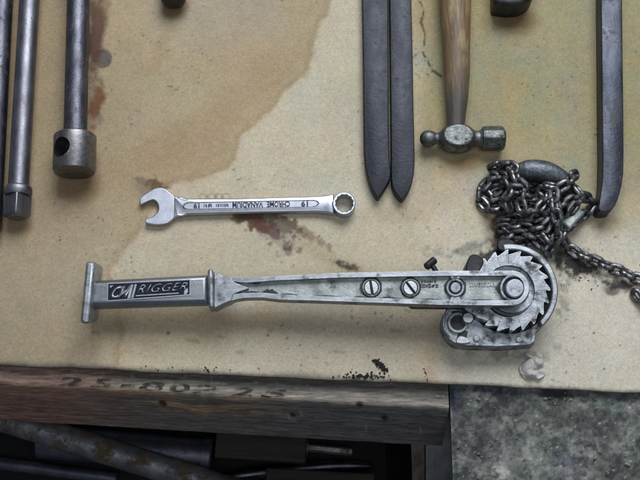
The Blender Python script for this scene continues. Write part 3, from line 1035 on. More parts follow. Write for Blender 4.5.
# dark rear flange of the lever showing below the arm
bm = bmesh.new()
prism(bm, [(404, 301), (470, 301), (470, 307.5), (412, 307)], lambda p: zl(p) - 0.014, lambda p: zl(p) - 0.024)
obj('rear_flange', bm, M['black'], hoist, bev=0.001)


def disc(bm, cx, cy, r, zt, zb, n=40):
    prism(bm, circ(cx, cy, r, n), zt, zb)


for cx, cy, rot in ((371.3, 287.4, 80), (410.5, 287.6, 52)):
    bm = bmesh.new()
    ring(bm, circ(cx, cy, 9.0, 36), circ(cx, cy, 7.4, 36), zl(cx) - 0.003, zl(cx) - 0.007)
    obj('screw_seat', bm, M['trough'], arm, bev=0.0005)
    # slotted head in two halves with a dark slot between
    bm = bmesh.new()
    s = math.radians(rot)
    for sgn in (0, math.pi):
        g = math.asin(0.95 / 7.1)
        prism(bm, circ(cx, cy, 7.1, 18, s + g + sgn, s + math.pi - g + sgn), zl(cx) - 0.0004, zl(cx) - 0.006)
    sc = obj('screw_head', bm, M['screw'], arm, bev=0.0006)
    bm = bmesh.new()
    disc(bm, cx, cy, 7.0, zl(cx) - 0.0028, zl(cx) - 0.0058)
    obj('screw_slot', bm, M['black'], sc)
# pivot boss
bm = bmesh.new()
ring(bm, circ(455.4, 287.5, 9.4, 40), circ(455.4, 287.5, 6.4, 40), zl(455) - 0.0006, zl(455) - 0.007)
obj('pivot_boss', bm, M['cast'], arm, bev=0.0009)
bm = bmesh.new()
prism(bm, [(449, 275), (462, 275), (459.5, 279.2), (455.4, 278), (451.5, 279.2)], zl(455) - 0.0012, zl(455) - 0.007)
prism(bm, [(449, 300.6), (462, 300.6), (459.5, 296), (455.4, 297.2), (451.5, 296)], zl(455) - 0.0012, zl(455) - 0.007)
obj('boss_rib', bm, M['cast'], arm, bev=0.0008)
bm = bmesh.new()
disc(bm, 455.6, 287.4, 5.6, zl(455) - 0.0002, zl(455) - 0.007)
obj('pivot_pin', bm, M['cast'], arm, bev=0.001)
# worn embossed lettering in the trough, no longer readable
rs = random.Random(3)


def worn_row(bm, x0, x1, y0, y1, wl, wh):
    x = x0
    while x < x1:
        w = rs.uniform(wl, wh)
        t = rs.uniform(0, .45) * (y1 - y0)
        u = rs.uniform(0, .45) * (y1 - y0)
        k = rs.random()
        if k < .5:
            prism(bm, [(x, y0 + t), (x + w, y0), (x + w * .8, y1 - u), (x + w * .5, y1), (x, y1 - t * .5)], zl(x) - 0.0047, zl(x) - 0.006)
        else:
            prism(bm, [(x, y0), (x + w, y0 + u), (x + w, y0 + u + .8), (x + .8, y0 + 1), (x + .9, y1 - .6), (x + w, y1 - .9), (x + w, y1), (x, y1)], zl(x) - 0.0047, zl(x) - 0.006)
        x += w + rs.uniform(.3, 1.1)


bm = bmesh.new()
worn_row(bm, 470, 496, 281.8, 286.6, 1.4, 3.2)
obj('worn_embossing', bm, M['trough'], arm, bev=0.0003)
bm = bmesh.new()
worn_row(bm, 421.5, 435, 280.2, 282.2, 1.2, 2.6)
worn_row(bm, 420.5, 436, 283.8, 287.2, 1.4, 3.4)
obj('worn_embossing', bm, M['black'], arm)


def ragged(bm, x0, x1, yf, w0, side, zoff=0.0051):
    """a smear of old grease lying along the foot of a rail"""
    xs_ = np.arange(x0, x1, 1.2)
    a_ = [(float(x), yf(x)) for x in xs_]
    b_ = [(float(x), yf(x) + side * max(.15, w0 * math.sin(math.pi * (i + .5) / len(xs_)) * rs.uniform(.75, 1.1))) for i, x in enumerate(xs_)]
    prism(bm, a_ + b_[::-1], lambda p: zl(p) - zoff, lambda p: zl(p) - 0.0056)


bm = bmesh.new()
for x0, x1, w0 in ((244, 262, 2.2), (262, 280, 5), (279, 300, 1.6), (310, 345, 1.3), (352, 368, 1.4), (376, 404, 1.8), (416, 446, 1.3), (464, 498, 1.4)):
    ragged(bm, x0, x1, lambda x: ibt(x) + .2, w0, -1)
for x0, x1, w0 in ((243, 268, 2.6), (268, 300, 1.4), (318, 362, 1.6), (378, 402, 1.8), (418, 446, 1.8), (464, 498, 1.8)):
    ragged(bm, x0, x1, lambda x: itp(x) - .2, w0, 1)
for cx, cy, r in ((371.3, 287.4, 11.5), (410.5, 287.6, 11), (455.4, 287.5, 11.5), (511, 287.9, 15)):
    pts_ = [(cx + (r + rs.uniform(-.7, .5)) * math.cos(2 * math.pi * i / 26), cy + min(1, 10.2 / r) * (r + rs.uniform(-.7, .5)) * math.sin(2 * math.pi * i / 26)) for i in range(26)]
    prism(bm, pts_, zl(cx) - 0.00515, zl(cx) - 0.0056)
obj('old_grease', bm, M['black'], arm)
# hub on the wheel shaft
bm = bmesh.new()
ring(bm, circ(514, 287.9, 14.2, 48), circ(514, 287.9, 11.2, 48), zl(513) - 0.0006, zl(513) - 0.008)
obj('hub_ring', bm, M['cast'], arm, bev=0.0008)
bm = bmesh.new()
disc(bm, 514, 287.9, 12, zl(513) - 0.0042, zl(513) - 0.008)
obj('hub_well', bm, M['black'], arm)
bm = bmesh.new()
disc(bm, 515, 288, 9.6, zl(513) + 0.001, zl(513) - 0.008)
obj('hub_pin', bm, M['dish'], arm, bev=0.0014, seg=3)

# ratchet wheel
GX, GY = 509, 291
NT = 20
pts = []
for k in range(NT):
    a0 = 2 * math.pi * k / NT
    dl = 2 * math.pi / NT
    pts += [(GX + r * math.cos(a0 + f * dl), GY + r * math.sin(a0 + f * dl)) for f, r in ((0.0, 36.6), (0.28, 37.6), (0.58, 39.5), (0.76, 41.0), (0.92, 41.5), (0.965, 40.6), (0.93, 38.4), (0.925, 37.0))]
bm = bmesh.new()
inn = [(GX + (x - GX) * 26 / math.hypot(x - GX, y - GY), GY + (y - GY) * 26 / math.hypot(x - GX, y - GY)) for x, y in pts]
ring(bm, pts, inn, 0.033, 0.021)
wheel = obj('ratchet_wheel', bm, M['gear'], hoist, bev=0.0007)
bm = bmesh.new()
P0 = W(GX, GY, 0.018)
lathe(bm, P0, P0 + Vector((0, 0, 0.05)), [(0, 0.0275), (0.0105, 0.0275), (0.0118, 0.026), (0.0090, 0.0235), (0.0085, 0.018), (0.0120, 0.0165), (0.0130, 0.0155), (0.0130, 0.0)], 64)
obj('wheel_dish', bm, M['dish'], wheel, ang=30)

# side frame under the wheel and its cast rim
bm = bmesh.new()
prism(bm, circ(GX, GY + 1, 44, 64), 0.018, 0.0)
obj('side_frame', bm, M['black'], hoist, bev=0.001)
ao, ai = [], []
for i in range(40):
    t = i / 39
    a = R(-97 + t * 142)
    ro = 48.4 + 1.8 * math.sin(t * math.pi)
    ri = 41.0 + 2.0 * min(1, t * 4) if t < 0.3 else 43.0
    wide = 3.0 * math.exp(-((t - 0.32) / 0.16) ** 2)
    ao.append((GX - 0.6 + ro * math.cos(a), GY + 1.2 + ro * math.sin(a)))
    ai.append((GX + (ri - wide * 0.2) * math.cos(a), GY + (ri - wide * 0.2) * math.sin(a)))
bm = bmesh.new()
prism(bm, ao + ai[::-1], 0.033, 0.0)
obj('cast_rim', bm, M['polish'], hoist, bev=0.0014)
# pawl housing at the bottom
low = smooth([(447, 308), (443.2, 316), (442.6, 326), (446, 335), (453, 342), (463, 345), (497, 346.6), (531, 344.6), (535, 341), (535.5, 333), (541, 328.5)], 5)
arc = circ(GX, GY, 42.5, 24, R(48), R(158))
bm = bmesh.new()
prism(bm, low + [(p[0], p[1]) for p in arc], 0.022, 0.0)
obj('pawl_housing', bm, M['cast'], hoist, bev=0.0016)
# raised lip round the pawl housing
lip = smooth([(447.4, 309), (443.4, 316), (442.8, 326), (446.2, 335), (453.2, 342), (463, 345), (475, 345.8)], 5)
lin = [(x + (458 - x) * 0.15, y + (322 - y) * 0.13) for x, y in lip]
bm = bmesh.new()
prism(bm, lip + lin[::-1], 0.0275, 0.02)
lip2 = [(475, 345.8), (497, 346.6), (520, 345.5), (531, 344.6), (535, 341), (535.5, 334), (532, 336), (531, 340.5), (520, 342.6), (497, 343.6), (475, 342.8)]
prism(bm, lip2, 0.0245, 0.02)
obj('housing_lip', bm, M['cast'], hoist, bev=0.0009)
bm = bmesh.new()
ring(bm, circ(458, 322.5, 10.5, 36), circ(458, 322.5, 7.4, 36), 0.0255, 0.021)
obj('spring_boss', bm, M['trough'], hoist, bev=0.0008)
bm = bmesh.new()
prism(bm, circ(458, 322.5, 7.6, 30), 0.0226, 0.021)
prism(bm, [(459, 330), (468, 331), (466, 341), (456, 341)], 0.0226, 0.021)
prism(bm, smooth([(452, 311), (462, 311.5), (474, 316), (487, 322), (488, 325), (476, 320), (464, 316), (454, 315)], 3, True), 0.0228, 0.021)
obj('spring_pocket', bm, M['black'], hoist)
bm = bmesh.new()
P = W(464, 324.5, 0.0)
lathe(bm, Vector((P.x, P.y, 0.021)), Vector((P.x, P.y, 1)), [(0, 0.0058), (0.007, 0.0058), (0.0088, 0.0046), (0.009, 0)], 24)
obj('pawl_bolt', bm, M['screw'], hoist)
bm = bmesh.new()
prism(bm, smooth([(457, 339), (461, 336), (468, 338.5), (470, 342), (464, 343.5), (457, 342.5)], 4, True), 0.029, 0.02)
obj('pawl_tab', bm, M['screw'], hoist, bev=0.001)
for cx, cy in ((476.5, 338.4), (519, 339.6)):
    P = W(cx, cy, 0.023)
    bm = bmesh.new()
    lathe(bm, Vector((P.x, P.y, 0.0205)), Vector((P.x, P.y, 1)), [(0, 0.0033), (0.0025, 0.0033), (0.0034, 0.0024), (0.0037, 0)], 20)
    obj('rivet', bm, M['trough'], hoist)
bm = bmesh.new()
prism(bm, smooth([(463, 304), (470, 305), (480, 311), (489, 319), (486, 322), (476, 316), (466, 310)], 4, True), 0.031, 0.02)
obj('pawl', bm, M['gear'], hoist, bev=0.001)
# dark lugs behind the wheel, top left, and the selector knob beside the arm
bm = bmesh.new()
prism(bm, smooth([(466, 272), (468, 259), (473, 254), (480, 256), (484, 262), (478, 272)], 3, True), 0.034, 0.0)
prism(bm, smooth([(497, 247), (499, 240), (508, 238.5), (515, 242), (512, 250), (502, 251)], 3, True), 0.031, 0.0)
obj('frame_lug', bm, M['black'], hoist, bev=0.0014)
bm = bmesh.new()
A, B = W(426.2, 267.0, 0.030), W(434.2, 260.2, 0.026)
Ln = (B - A).length
lathe(bm, A, B, [(0, 0.003), (0.0008, 0.0038), (Ln, 0.0038)], 20)
A2, B2 = W(431, 263.5, 0.027), W(437, 273, 0.027)
lathe(bm, A2, B2, [(0, 0.0026), ((B2 - A2).length, 0.0026)], 16)
obj('selector_knob', bm, M['black'], hoist)

# ------------------------------------------------------------------ chain heap with hook
chain = thing('chain', 'oily steel link chain heaped beside the toothed wheel and trailing off to the right', 'chain', W(540, 215, 0))


def link_bm(L=0.0180, Wd=0.0126, r=0.0026):
    bm = bmesh.new()
    hw = Wd / 2 - r
    hl = L / 2 - r - hw
    pts = []
    for i in range(9):
        a = -math.pi / 2 + math.pi * i / 8
        pts.append(Vector((hl + hw * math.cos(a), hw * math.sin(a), 0)))
    for i in range(9):
        a = math.pi / 2 + math.pi * i / 8
        pts.append(Vector((-hl + hw * math.cos(a), hw * math.sin(a), 0)))
    tube(bm, pts, r, 10, closed=True)
    return bm


lk0 = obj('link', link_bm(), M['chain'], None)
lk_me = lk0.data
bpy.data.objects.remove(lk0)
strands = [
    [(500, 176, 4), (508, 186, 5), (494, 190, 4), (490, 200, 4), (502, 200, 6), (510, 214, 5), (504, 226, 5), (514, 232, 8), (528, 212, 10), (540, 216, 12), (550, 206, 14), (562, 198, 12), (568, 206, 8), (560, 218, 7), (556, 228, 8), (548, 236, 10), (538, 236, 12), (526, 226, 12), (516, 210, 14), (512, 200, 16), (524, 198, 20), (536, 198, 20), (548, 194, 20)],
    [(498, 170, 6), (510, 172, 12), (520, 182, 18), (512, 188, 14), (500, 190, 10), (488, 196, 5), (486, 188, 5), (494, 180, 6)],
    [(505, 178, 5), (520, 184, 6), (540, 188, 6), (560, 190, 6), (548, 200, 6), (526, 201, 6), (508, 210, 6), (518, 220, 6), (536, 225, 6), (552, 230, 6), (536, 240, 5), (514, 243, 5)],
    [(495, 167, 15), (505, 163, 22), (513, 168, 28), (516, 178, 31), (524, 187, 33)],
    [(495, 172, 10), (504, 177, 18), (510, 186, 24), (519, 190, 27), (528, 196, 28)],
    [(507, 180, 14), (497, 181, 14), (486, 184, 10), (480, 193, 6), (483, 204, 6), (493, 208, 8), (503, 205, 14)],
    [(509, 206, 24), (507, 196, 29), (516, 189, 31), (525, 195, 31), (521, 205, 31), (530, 211, 30), (540, 207, 30), (547, 198, 28), (556, 206, 28)],
    [(504, 219, 11), (517, 217, 17), (531, 218, 22), (544, 213, 25), (551, 203, 29), (544, 192, 26), (534, 188, 24)],
    [(503, 228, 9), (517, 225, 15), (532, 228, 19), (545, 225, 22), (555, 215, 25)],
    [(507, 237, 9), (520, 234, 14), (534, 238, 16), (543, 246, 15), (548, 255, 12)],
    [(554, 195, 34), (554.5, 208, 36), (558, 221, 32), (558, 234, 25), (552, 245, 18), (545, 254, 15)],
    [(544, 206, 22), (548, 220, 22), (545, 233, 22), (551, 240, 22), (563, 233, 18)],
    [(551, 186, 29), (561, 187, 31), (568, 182, 31), (573, 176, 25), (578, 173, 16)],
    [(564, 215, 18), (573, 208, 24), (580, 197, 21), (576, 188, 20), (572, 182, 19)],
    [(559, 206, 25), (568, 202, 27), (576, 197, 24), (588, 198, 15), (594, 203, 8), (588, 212, 6), (580, 218, 8), (568, 229, 10), (560, 238, 11), (566, 243, 7),
     (571, 249.5, 4.5), (587, 257.5, 4), (610, 267, 4), (632, 276, 4), (644, 281, 4), (656, 287, 4), (660, 296, 4), (652, 303, 4), (641, 301, 4), (637, 296, 4)],
]
PITCH = 0.0113
k = 0
nl = 0
BURIED = (0, 1, 2)
low_bm = bmesh.new()
for si, st in enumerate(strands):
    path = [W(x, y, z * 0.001) for x, y, z in smooth(st, 14)]
    acc = 0.0
    nxt = 0.0
    for p, q in zip(path, path[1:]):
        sg = (q - p).length
        while nxt <= acc + sg:
            pos = p.lerp(q, (nxt - acc) / sg)
            T = (q - p).normalized()
            T = (T + Vector((random.uniform(-.12, .12), random.uniform(-.12, .12), random.uniform(-.08, .08)))).normalized()
            up = Vector((0, 0, 1))
            side = T.cross(up)
            if side.length < 1e-3:
                side = Vector((1, 0, 0))
            side.normalize()
            nrm = side.cross(T).normalized()
            roll = R(38 if k % 2 else -52) + random.uniform(-.3, .3)
            nrm = Quaternion(T, roll) @ nrm
            yv = nrm.cross(T).normalized()
            m = Matrix((T, yv, nrm)).transposed().to_4x4()
            m.translation = pos
            lo = 0.0059 * abs(yv.z) + 0.0060 * abs(T.z) * 0.5 + 0.0012
            if m.translation.z < lo:
                m.translation.z = lo
            m.translation -= chain.location
            if si in BURIED:
                q_ = lk_me.copy()
                q_.transform(m)
                low_bm.from_mesh(q_)
                bpy.data.meshes.remove(q_)
            else:
                o = bpy.data.objects.new('link', lk_me)
                C.objects.link(o)
                o.parent = chain
                o.matrix_local = m
                nl += 1
            k += 1
            nxt += PITCH
        acc += sg
print('links', nl)
me = bpy.data.meshes.new('link_pile')
low_bm.to_mesh(me)
low_bm.free()
me.polygons.foreach_set('use_smooth', [True] * len(me.polygons))
lp = bpy.data.objects.new('link_pile', me)
C.objects.link(lp)
lp.parent = chain
lp['kind'] = 'stuff'
me.materials.append(M['chain'])
# hook
bm = bmesh.new()
hp = smooth([(506, 183, 9), (516, 174, 13), (530, 170.5, 16), (545, 172.5, 16), (558, 178.5, 14), (568, 187, 11), (573, 196, 9)], 6)
hr = np.interp(np.linspace(0, 1, len(hp)), [0, .12, .3, .5, .7, .85, 1], [.003, .0075, .0108, .0118, .0105, .008, .003])
tube(bm, [W(x, y, z * .001) for x, y, z in hp], [float(r) for r in hr], 20)
hk = obj('hook', bm, M['hook'], chain)
bm = bmesh.new()
prism(bm, [(562, 222), (576, 206), (586, 212), (570, 229)], 0.022, 0.008)
obj('hook_shank', bm, M['trough'], hk, bev=0.002)

# ------------------------------------------------------------------ spanner
sp = thing('combination_spanner', 'shiny chrome combination spanner lying flat above the lever hoist', 'spanner', W(250, 205, 0))
jaw = [(139.2, 198.6), (143, 195.4), (148, 191.8), (153, 188.8), (157.5, 187.5), (162, 187.6), (166, 189.2), (170.4, 192.8), (174.5, 196.0)]
jaw2 = [(174.5, 217.4), (171, 220.6), (166, 223.4), (159, 224.6), (151.6, 224.4), (144.6, 222.6)]
mouth = [(145.3, 218.4), (149, 217.6), (153.2, 215.8), (157, 212.5), (158.4, 208.2), (157.4, 203.6), (154.6, 200.4), (151.5, 199.8), (146, 202), (140, 204.8)]
bm = bmesh.new()
prism(bm, smooth(jaw, 3) + smooth(jaw2, 3) + smooth(mouth, 3), 0.0075, 0.0)
obj('open_jaw', bm, M['chrome'], sp, bev=0.0012, seg=3)
st = lambda x: float(np.interp(x, [172, 178, 188, 235, 316, 326, 334], [194.2, 196.6, 198.2, 198.0, 195.8, 195.0, 193.4]))
sb = lambda x: float(np.interp(x, [172, 178, 188, 235, 316, 326, 334], [219.0, 216.0, 214.0, 212.8, 211.4, 212.2, 213.4]))
SX = [172, 175, 178, 182, 188, 200, 215, 235, 255, 275, 295, 316, 322, 328, 334]
bm = bmesh.new()
prism(bm, [(x, st(x)) for x in SX] + [(x, sb(x)) for x in SX[::-1]], lambda p: float(np.interp(p, [172, 182, 320, 334], [.0066, .0085, .0085, .0100])), 0.0015, 0.0030, 3)
obj('shaft', bm, M['chrome'], sp, bev=0.0003)
bm = bmesh.new()
oc = circ(344, 203.2, 11.4, 72)
ic = []
for i in range(72):
    a = 2 * math.pi * i / 72
    f = abs(((i % 6) - 3) / 3)
    r = 8.0 + 0.9 * (1 - f)
    ic.append((344.4 + r * math.cos(a), 203.2 + r * math.sin(a)))
ring(bm, oc, ic, 0.0125, 0.001)
obj('ring_end', bm, M['chrome'], sp, bev=0.0009)
zs = 0.0085
e = lambda x: 205.9 + (x - 185) * (203.3 - 205.9) / (318 - 185)      # centre line of the etched panel
slot = [(x, e(x) - 3.6) for x in (187, 220, 260, 314)] + [(317.5, e(318) - 2.6), (319.5, e(319)), (317.5, e(318) + 2.6)] + [(x, e(x) + 3.4) for x in (314, 260, 220, 187)] + [(184, e(184) + 2.4), (182.4, e(183) + .6), (184, e(184) - 2.2)]
cx0 = sum(p[0] for p in slot) / len(slot)
sl_in = [(x + (1.4 if x < 200 else -1.4 if x > 300 else 0), e(x) + (y - e(x)) * (0.74 if y < e(x) else 0.92)) for x, y in slot]
bm = bmesh.new()
prism(bm, sl_in, zs + 0.0001, zs - 0.0008)
pan = obj('etched_panel', bm, M['panel'], sp, smooth=False)
bm = bmesh.new()
ring(bm, slot, sl_in, zs + 0.00016, zs - 0.0006)
obj('panel_outline', bm, M['ink'], pan, smooth=False)
for s, x0, x1, h in (('19', 301.2, 308, 2.8), ('CHROME', 267, 290, 2.8), ('VANADIUM', 232.5, 263, 2.8), ('14.200', 215.5, 228.5, 1.9), ('DIN', 204, 211, 1.9), ('19', 193.5, 199.5, 2.6)):
    if s in ('14.200', 'DIN'):
        continue
    # engraved the other way up: reads from the right
    q = [(x1, e(x1) + h), (x0, e(x0) + h), (x0, e(x0) - h), (x1, e(x1) - h)]
    obj('lettering', text_bm(s, q, zs + 0.0002, 0.0002, bold=0.03), M['ink'], pan, smooth=False)
# two groups of small engraved marks, too worn to read
for x0, x1 in ((204, 211), (216, 228)):
    bm = bmesh.new()
    x = x0
    while x < x1:
        w = rs.uniform(.7, 1.6)
        a = rs.uniform(-.5, .5)
        prism(bm, [(x + a, e(x) - 1.8), (x + a + w, e(x) - 1.8 + rs.uniform(0, 1)), (x + w, e(x) + 1.8), (x, e(x) + 1.8 - rs.uniform(0, 1))], zs + .0004, zs)
        x += w + rs.uniform(.5, 1.0)
    obj('worn_engraving', bm, M['ink'], pan, smooth=False)

# ------------------------------------------------------------------ hammer
ham = thing('ball_peen_hammer', 'ball peen hammer with worn wooden handle and pitted steel head', 'hammer', W(458, 138, 0))
zh = 0.0125
A, B = W(419.8, 138.8, zh), W(504.6, 138.4, zh)
u = (B - A).length / (504.6 - 419.8)
prof = [(0, 0), (0.3, 2.6), (1.2, 4.8), (3, 6.8), (5.5, 8.1), (8.5, 8.6), (11.5, 8.2), (14, 7.0), (15.6, 5.8), (17, 5.6), (18.8, 6.2), (20.5, 7.6), (22.5, 9.6), (25, 11.8), (28, 13.4), (32, 14.6),
        (37.5, 15.0), (43, 14.6), (47, 13.4), (50, 11.8), (52.5, 9.8), (54.5, 8.2), (57, 7.6), (59.5, 7.9), (61.4, 9.4), (62.6, 11.6), (64.5, 12.2), (80, 12.4), (82.5, 12.0), (84, 10.8), (84.8, 9.4), (84.8, 0)]
bm = bmesh.new()
lathe(bm, A, B, [(t * u, r * u) for t, r in prof], 48)
bmesh.ops.subdivide_edges(bm, edges=bm.edges, cuts=1, use_grid_fill=True)
for v in bm.verts:
    t = (v.co - A).dot((B - A).normalized()) / u
    if 19 < t < 56:                       # flattened cheeks
        v.co.z = min(max(v.co.z, zh - 0.0120), zh + 0.0108)
    if 61 < t:                            # the poll is an eight-sided block
        c = A + (B - A).normalized() * (t * u)
        q = v.co - c
        s = B - A
        yv = q.y
        lim = 0.0118
        k = max(abs(yv), abs(q.z), (abs(yv) + abs(q.z)) * 0.76)
        r = math.hypot(yv, q.z)
        if k > 1e-6 and r > 1e-5:
            f = min(1.12, r / k * 0.97)
            q = Vector((q.x, q.y * f, q.z * f))
            v.co = c + q
for v in bm.verts:
    v.co.z = max(v.co.z, 0.0)
obj('head', bm, M['hammer'], ham, ang=28, bev=0.0)
bm = bmesh.new()
zc = 0.013
hpts = [(456.0, 128, 8.6), (456, 121, 9.0), (456.2, 112, 9.8), (456.8, 100, 10.9), (457, 88, 11.6), (457, 76, 12.6), (456.8, 64, 13.1), (456.4, 45, 13.3), (455.8, 20, 14.6), (455.2, 0, 15.4), (454.6, -40, 16.4), (454, -120, 17), (453.6, -160, 16)]
pp = [W(x, y, zc + 0.012 * max(0, (128 - y)) / 300) for x, y, r in hpts]
tube(bm, [Vector(p) for p in pp], [r * 0.001 * (p - CAM).length / D for (x, y, r), p in zip(hpts, pp)], 28, sq=(1, 0.85))
m_h, nt, b = nodes('worn_hickory')
L = nt.links
v = coords(nt, (1, 0.06, 1))
rp = ramp(nt, [(0.34, (0.05, 0.03, 0.016)), (0.48, (0.22, 0.14, 0.065)), (0.62, (0.40, 0.285, 0.15))])
L.new(noise(nt, v, 260, 6, .65), rp.inputs[0])
rp2 = ramp(nt, [(0.40, 0.0), (0.60, 1.0)])
L.new(noise(nt, coords(nt, (1, .5, 1)), 38, 6, .6), rp2.inputs[0])
c1 = mixc(nt, rp2.outputs[0], rp.outputs[0], (0.15, 0.10, 0.052))
tcn = N(nt, 'ShaderNodeTexCoord')
sx = N(nt, 'ShaderNodeSeparateXYZ')
L.new(tcn.outputs['Object'], sx.inputs[0])
mr = N(nt, 'ShaderNodeMapRange')           # oil-blackened wood next to the head
mr.inputs['From Min'].default_value = 0.030
mr.inputs['From Max'].default_value = 0.075
mr.inputs['To Min'].default_value = 0.85
mr.inputs['To Max'].default_value = 0.0
L.new(sx.outputs['Y'], mr.inputs['Value'])
L.new(mixc(nt, mr.outputs[0], c1, (0.045, 0.042, 0.042)), b.inputs['Base Color'])
b.inputs['Roughness'].default_value = 0.5
bp = N(nt, 'ShaderNodeBump')
bp.inputs['Strength'].default_value = 0.5
bp.inputs['Distance'].default_value = 0.001
L.new(noise(nt, v, 420, 5, .6), bp.inputs['Height'])
L.new(bp.outputs[0], b.inputs['Normal'])
obj('handle', bm, m_h, ham)

# ------------------------------------------------------------------ black tongs (two long arms)
tong = thing('tongs', 'pair of long black forged tong arms with pointed ends side by side', 'tongs', W(388, 150, 0))
la = [(362, -130), (362, 0), (363, 60), (363.6, 120), (364.0, 150), (365.2, 165), (367.4, 176), (370.2, 185), (373.2, 191.6), (376, 196), (377.6, 197.4), (379.4, 196.6), (382.4, 192.8), (386, 187), (389, 181.5), (390.6, 177), (390.9, 172), (389.6, 160), (388.8, 120), (388.6, 60), (388.4, 0), (388, -130)]
ra = [(389.6, -130), (389.6, 0), (390.2, 60), (390.8, 120), (391.2, 165), (391.4, 178), (392, 185.5), (395, 192.2), (398.4, 196.6), (400.8, 199), (402.4, 199), (405.4, 196.2), (409, 190.4), (412, 183), (414, 173), (414.8, 160), (414.4, 140), (413.6, 110), (412.8, 60), (411.4, 0), (409, -130)]
bm = bmesh.new()
prism(bm, la, 0.0125, 0.0, 0.0016, 2)
obj('arm', bm, M['arm'], tong, bev=0.0005)
bm = bmesh.new()
prism(bm, ra, 0.0125, 0.0, 0.0014, 2)
obj('arm', bm, M['arm'], tong, bev=0.0005)
bm = bmesh.new()
P = W(387.5, -118, 0)
lathe(bm, Vector((P.x, P.y, 0.0)), Vector((P.x, P.y, 1)), [(0, 0.030), (0.014, 0.030), (0.0165, 0.026), (0.017, 0)], 40)
obj('pivot', bm, M['arm'], tong)

# ------------------------------------------------------------------ flat bar at the right
bm = bmesh.new()
zb_ = 0.022
fb = [(600.5, -110), (601, 0), (601.6, 60), (602.2, 120), (602.6, 160), (602.2, 180), (601, 190), (599.4, 201), (598.2, 208.5), (600.4, 211.2), (606, 211.6), (611.4, 210.4), (615.6, 205), (619, 196.5), (621.8, 186), (623.6, 174), (624, 150), (623.6, 100), (622.8, 40), (622.4, 0), (621, -110)]
prism(bm, fb, lambda p: zb_, 0.0, 0.0016, 2)
bmesh.ops.recalc_face_normals(bm, faces=bm.faces)
o = obj('pry_bar', bm, M['bar'], None, bev=0.0004, loc=tuple(W(610, 120, 0)))
tag(o, 'blue-grey flat steel bar with a curved blunt tip at the right of the chain', 'bar')

# ------------------------------------------------------------------ bars at the left
# socket bar with square drive end
ext = thing('drive_bar', 'long worn steel bar with collar and square drive end at the left', 'bar', W(18, 190, 0))
r0 = 0.0104
A, B = W(18.4, 188, r0 + 0.004), W(38.5, -150, r0 + 0.004)
bm = bmesh.new()
lathe(bm, A, B, [(0, r0), ((B - A).length, r0)], 40)
obj('shank', bm, M['rod'], ext)
dv = (A - B).normalized()
bm = bmesh.new()
lathe(bm, A - dv * 0.002, A + dv, [(0, r0), (0.0015, 0.0128), (0.003, 0.0138), (0.0085, 0.0138), (0.0105, 0.0125), (0.0108, 0.0)], 40)
obj('collar', bm, M['rod'], ext)
bm = bmesh.new()
a, b = frame(dv)
c0 = A + dv * 0.008
rot = R(56)
e1 = a * math.cos(rot) + b * math.sin(rot)
e2 = -a * math.sin(rot) + b * math.cos(rot)
h = 0.0098
vs = []
for t, hh in ((0, h), (0.021, h), (0.0235, h * 0.84)):
    vs.append([bm.verts.new(c0 + dv * t + e1 * (sx_ * hh) + e2 * (sy_ * hh)) for sx_, sy_ in ((-1, -1), (1, -1), (1, 1), (-1, 1))])
for p, q in zip(vs, vs[1:]):
    for k in range(4):
        bm.faces.new((p[k], p[(k + 1) % 4], q[(k + 1) % 4], q[k]))
bm.faces.new(vs[0][::-1])
bm.faces.new(vs[-1])
obj('square_drive', bm, M['rod'], ext, bev=0.0012)

# bar with drilled cylindrical head
tb = thing('socket_bar', 'dark steel bar with a cross-drilled cylindrical head beside the rust stain', 'bar', W(75, 155, 0))
rh = 0.0212
A, B = W(75.2, 136, rh), W(82.0, -150, rh + 0.002)
bm = bmesh.new()
lathe(bm, A, B, [(0, 0.0118), ((B - A).length, 0.0118)], 40)
obj('shank', bm, M['rod2'], tb)
dv = (A - B).normalized()
bm = bmesh.new()
lathe(bm, A - dv * 0.001, A + dv, [(0, 0.0118), (0.0005, 0.0196), (0.0022, rh), (0.0375, rh), (0.040, 0.0200), (0.0402, 0.0)], 56)
hd = obj('head', bm, M['sockethead'], tb, ang=40)
ctr = A + dv * 0.0185
a, b = frame(dv)
if a.x < 0:
    a = -a
hole = (-a * math.cos(R(60)) + Vector((0, 0, 1)) * math.sin(R(60))).normalized()
bm = bmesh.new()
lathe(bm, ctr - hole * 0.004, ctr + hole * 0.05, [(0, 0.0105), (0.06, 0.0105)], 36)
cut = obj('cutter', bm, M['black'], None)
mod = hd.modifiers.new('hole', 'BOOLEAN')
mod.object = cut
mod.operation = 'DIFFERENCE'
mod.solver = 'EXACT'
bpy.context.view_layer.update()
bake(hd)
bpy.data.objects.remove(cut)
hd.data.set_sharp_from_angle(angle=R(40))

# third bar cut by the frame edge
bm = bmesh.new()
A, B = W(-10, 232, 0.012), W(10.5, -150, 0.012)
lathe(bm, A, B, [(0, 0.009), (0.002, 0.011), ((B - A).length, 0.011)], 36)
o = obj('round_bar', bm, M['rod2'], None, loc=tuple(A))
tag(o, 'dark round steel bar at the far left edge, beside the square-ended bar', 'bar')

# rounded end of a tool at the top
bm = bmesh.new()
A, B = W(173, 5, 0.014), W(178, -150, 0.014)
lathe(bm, A, B, [(0, 0), (0.0004, 0.006), (0.0016, 0.0098), (0.004, 0.0124), (0.008, 0.0136), (0.2, 0.0136)], 36)
o = obj('punch', bm, M['darkhead'], None, loc=tuple(A))
tag(o, 'round black end of a tool poking in at the top beside the stain', 'tool')

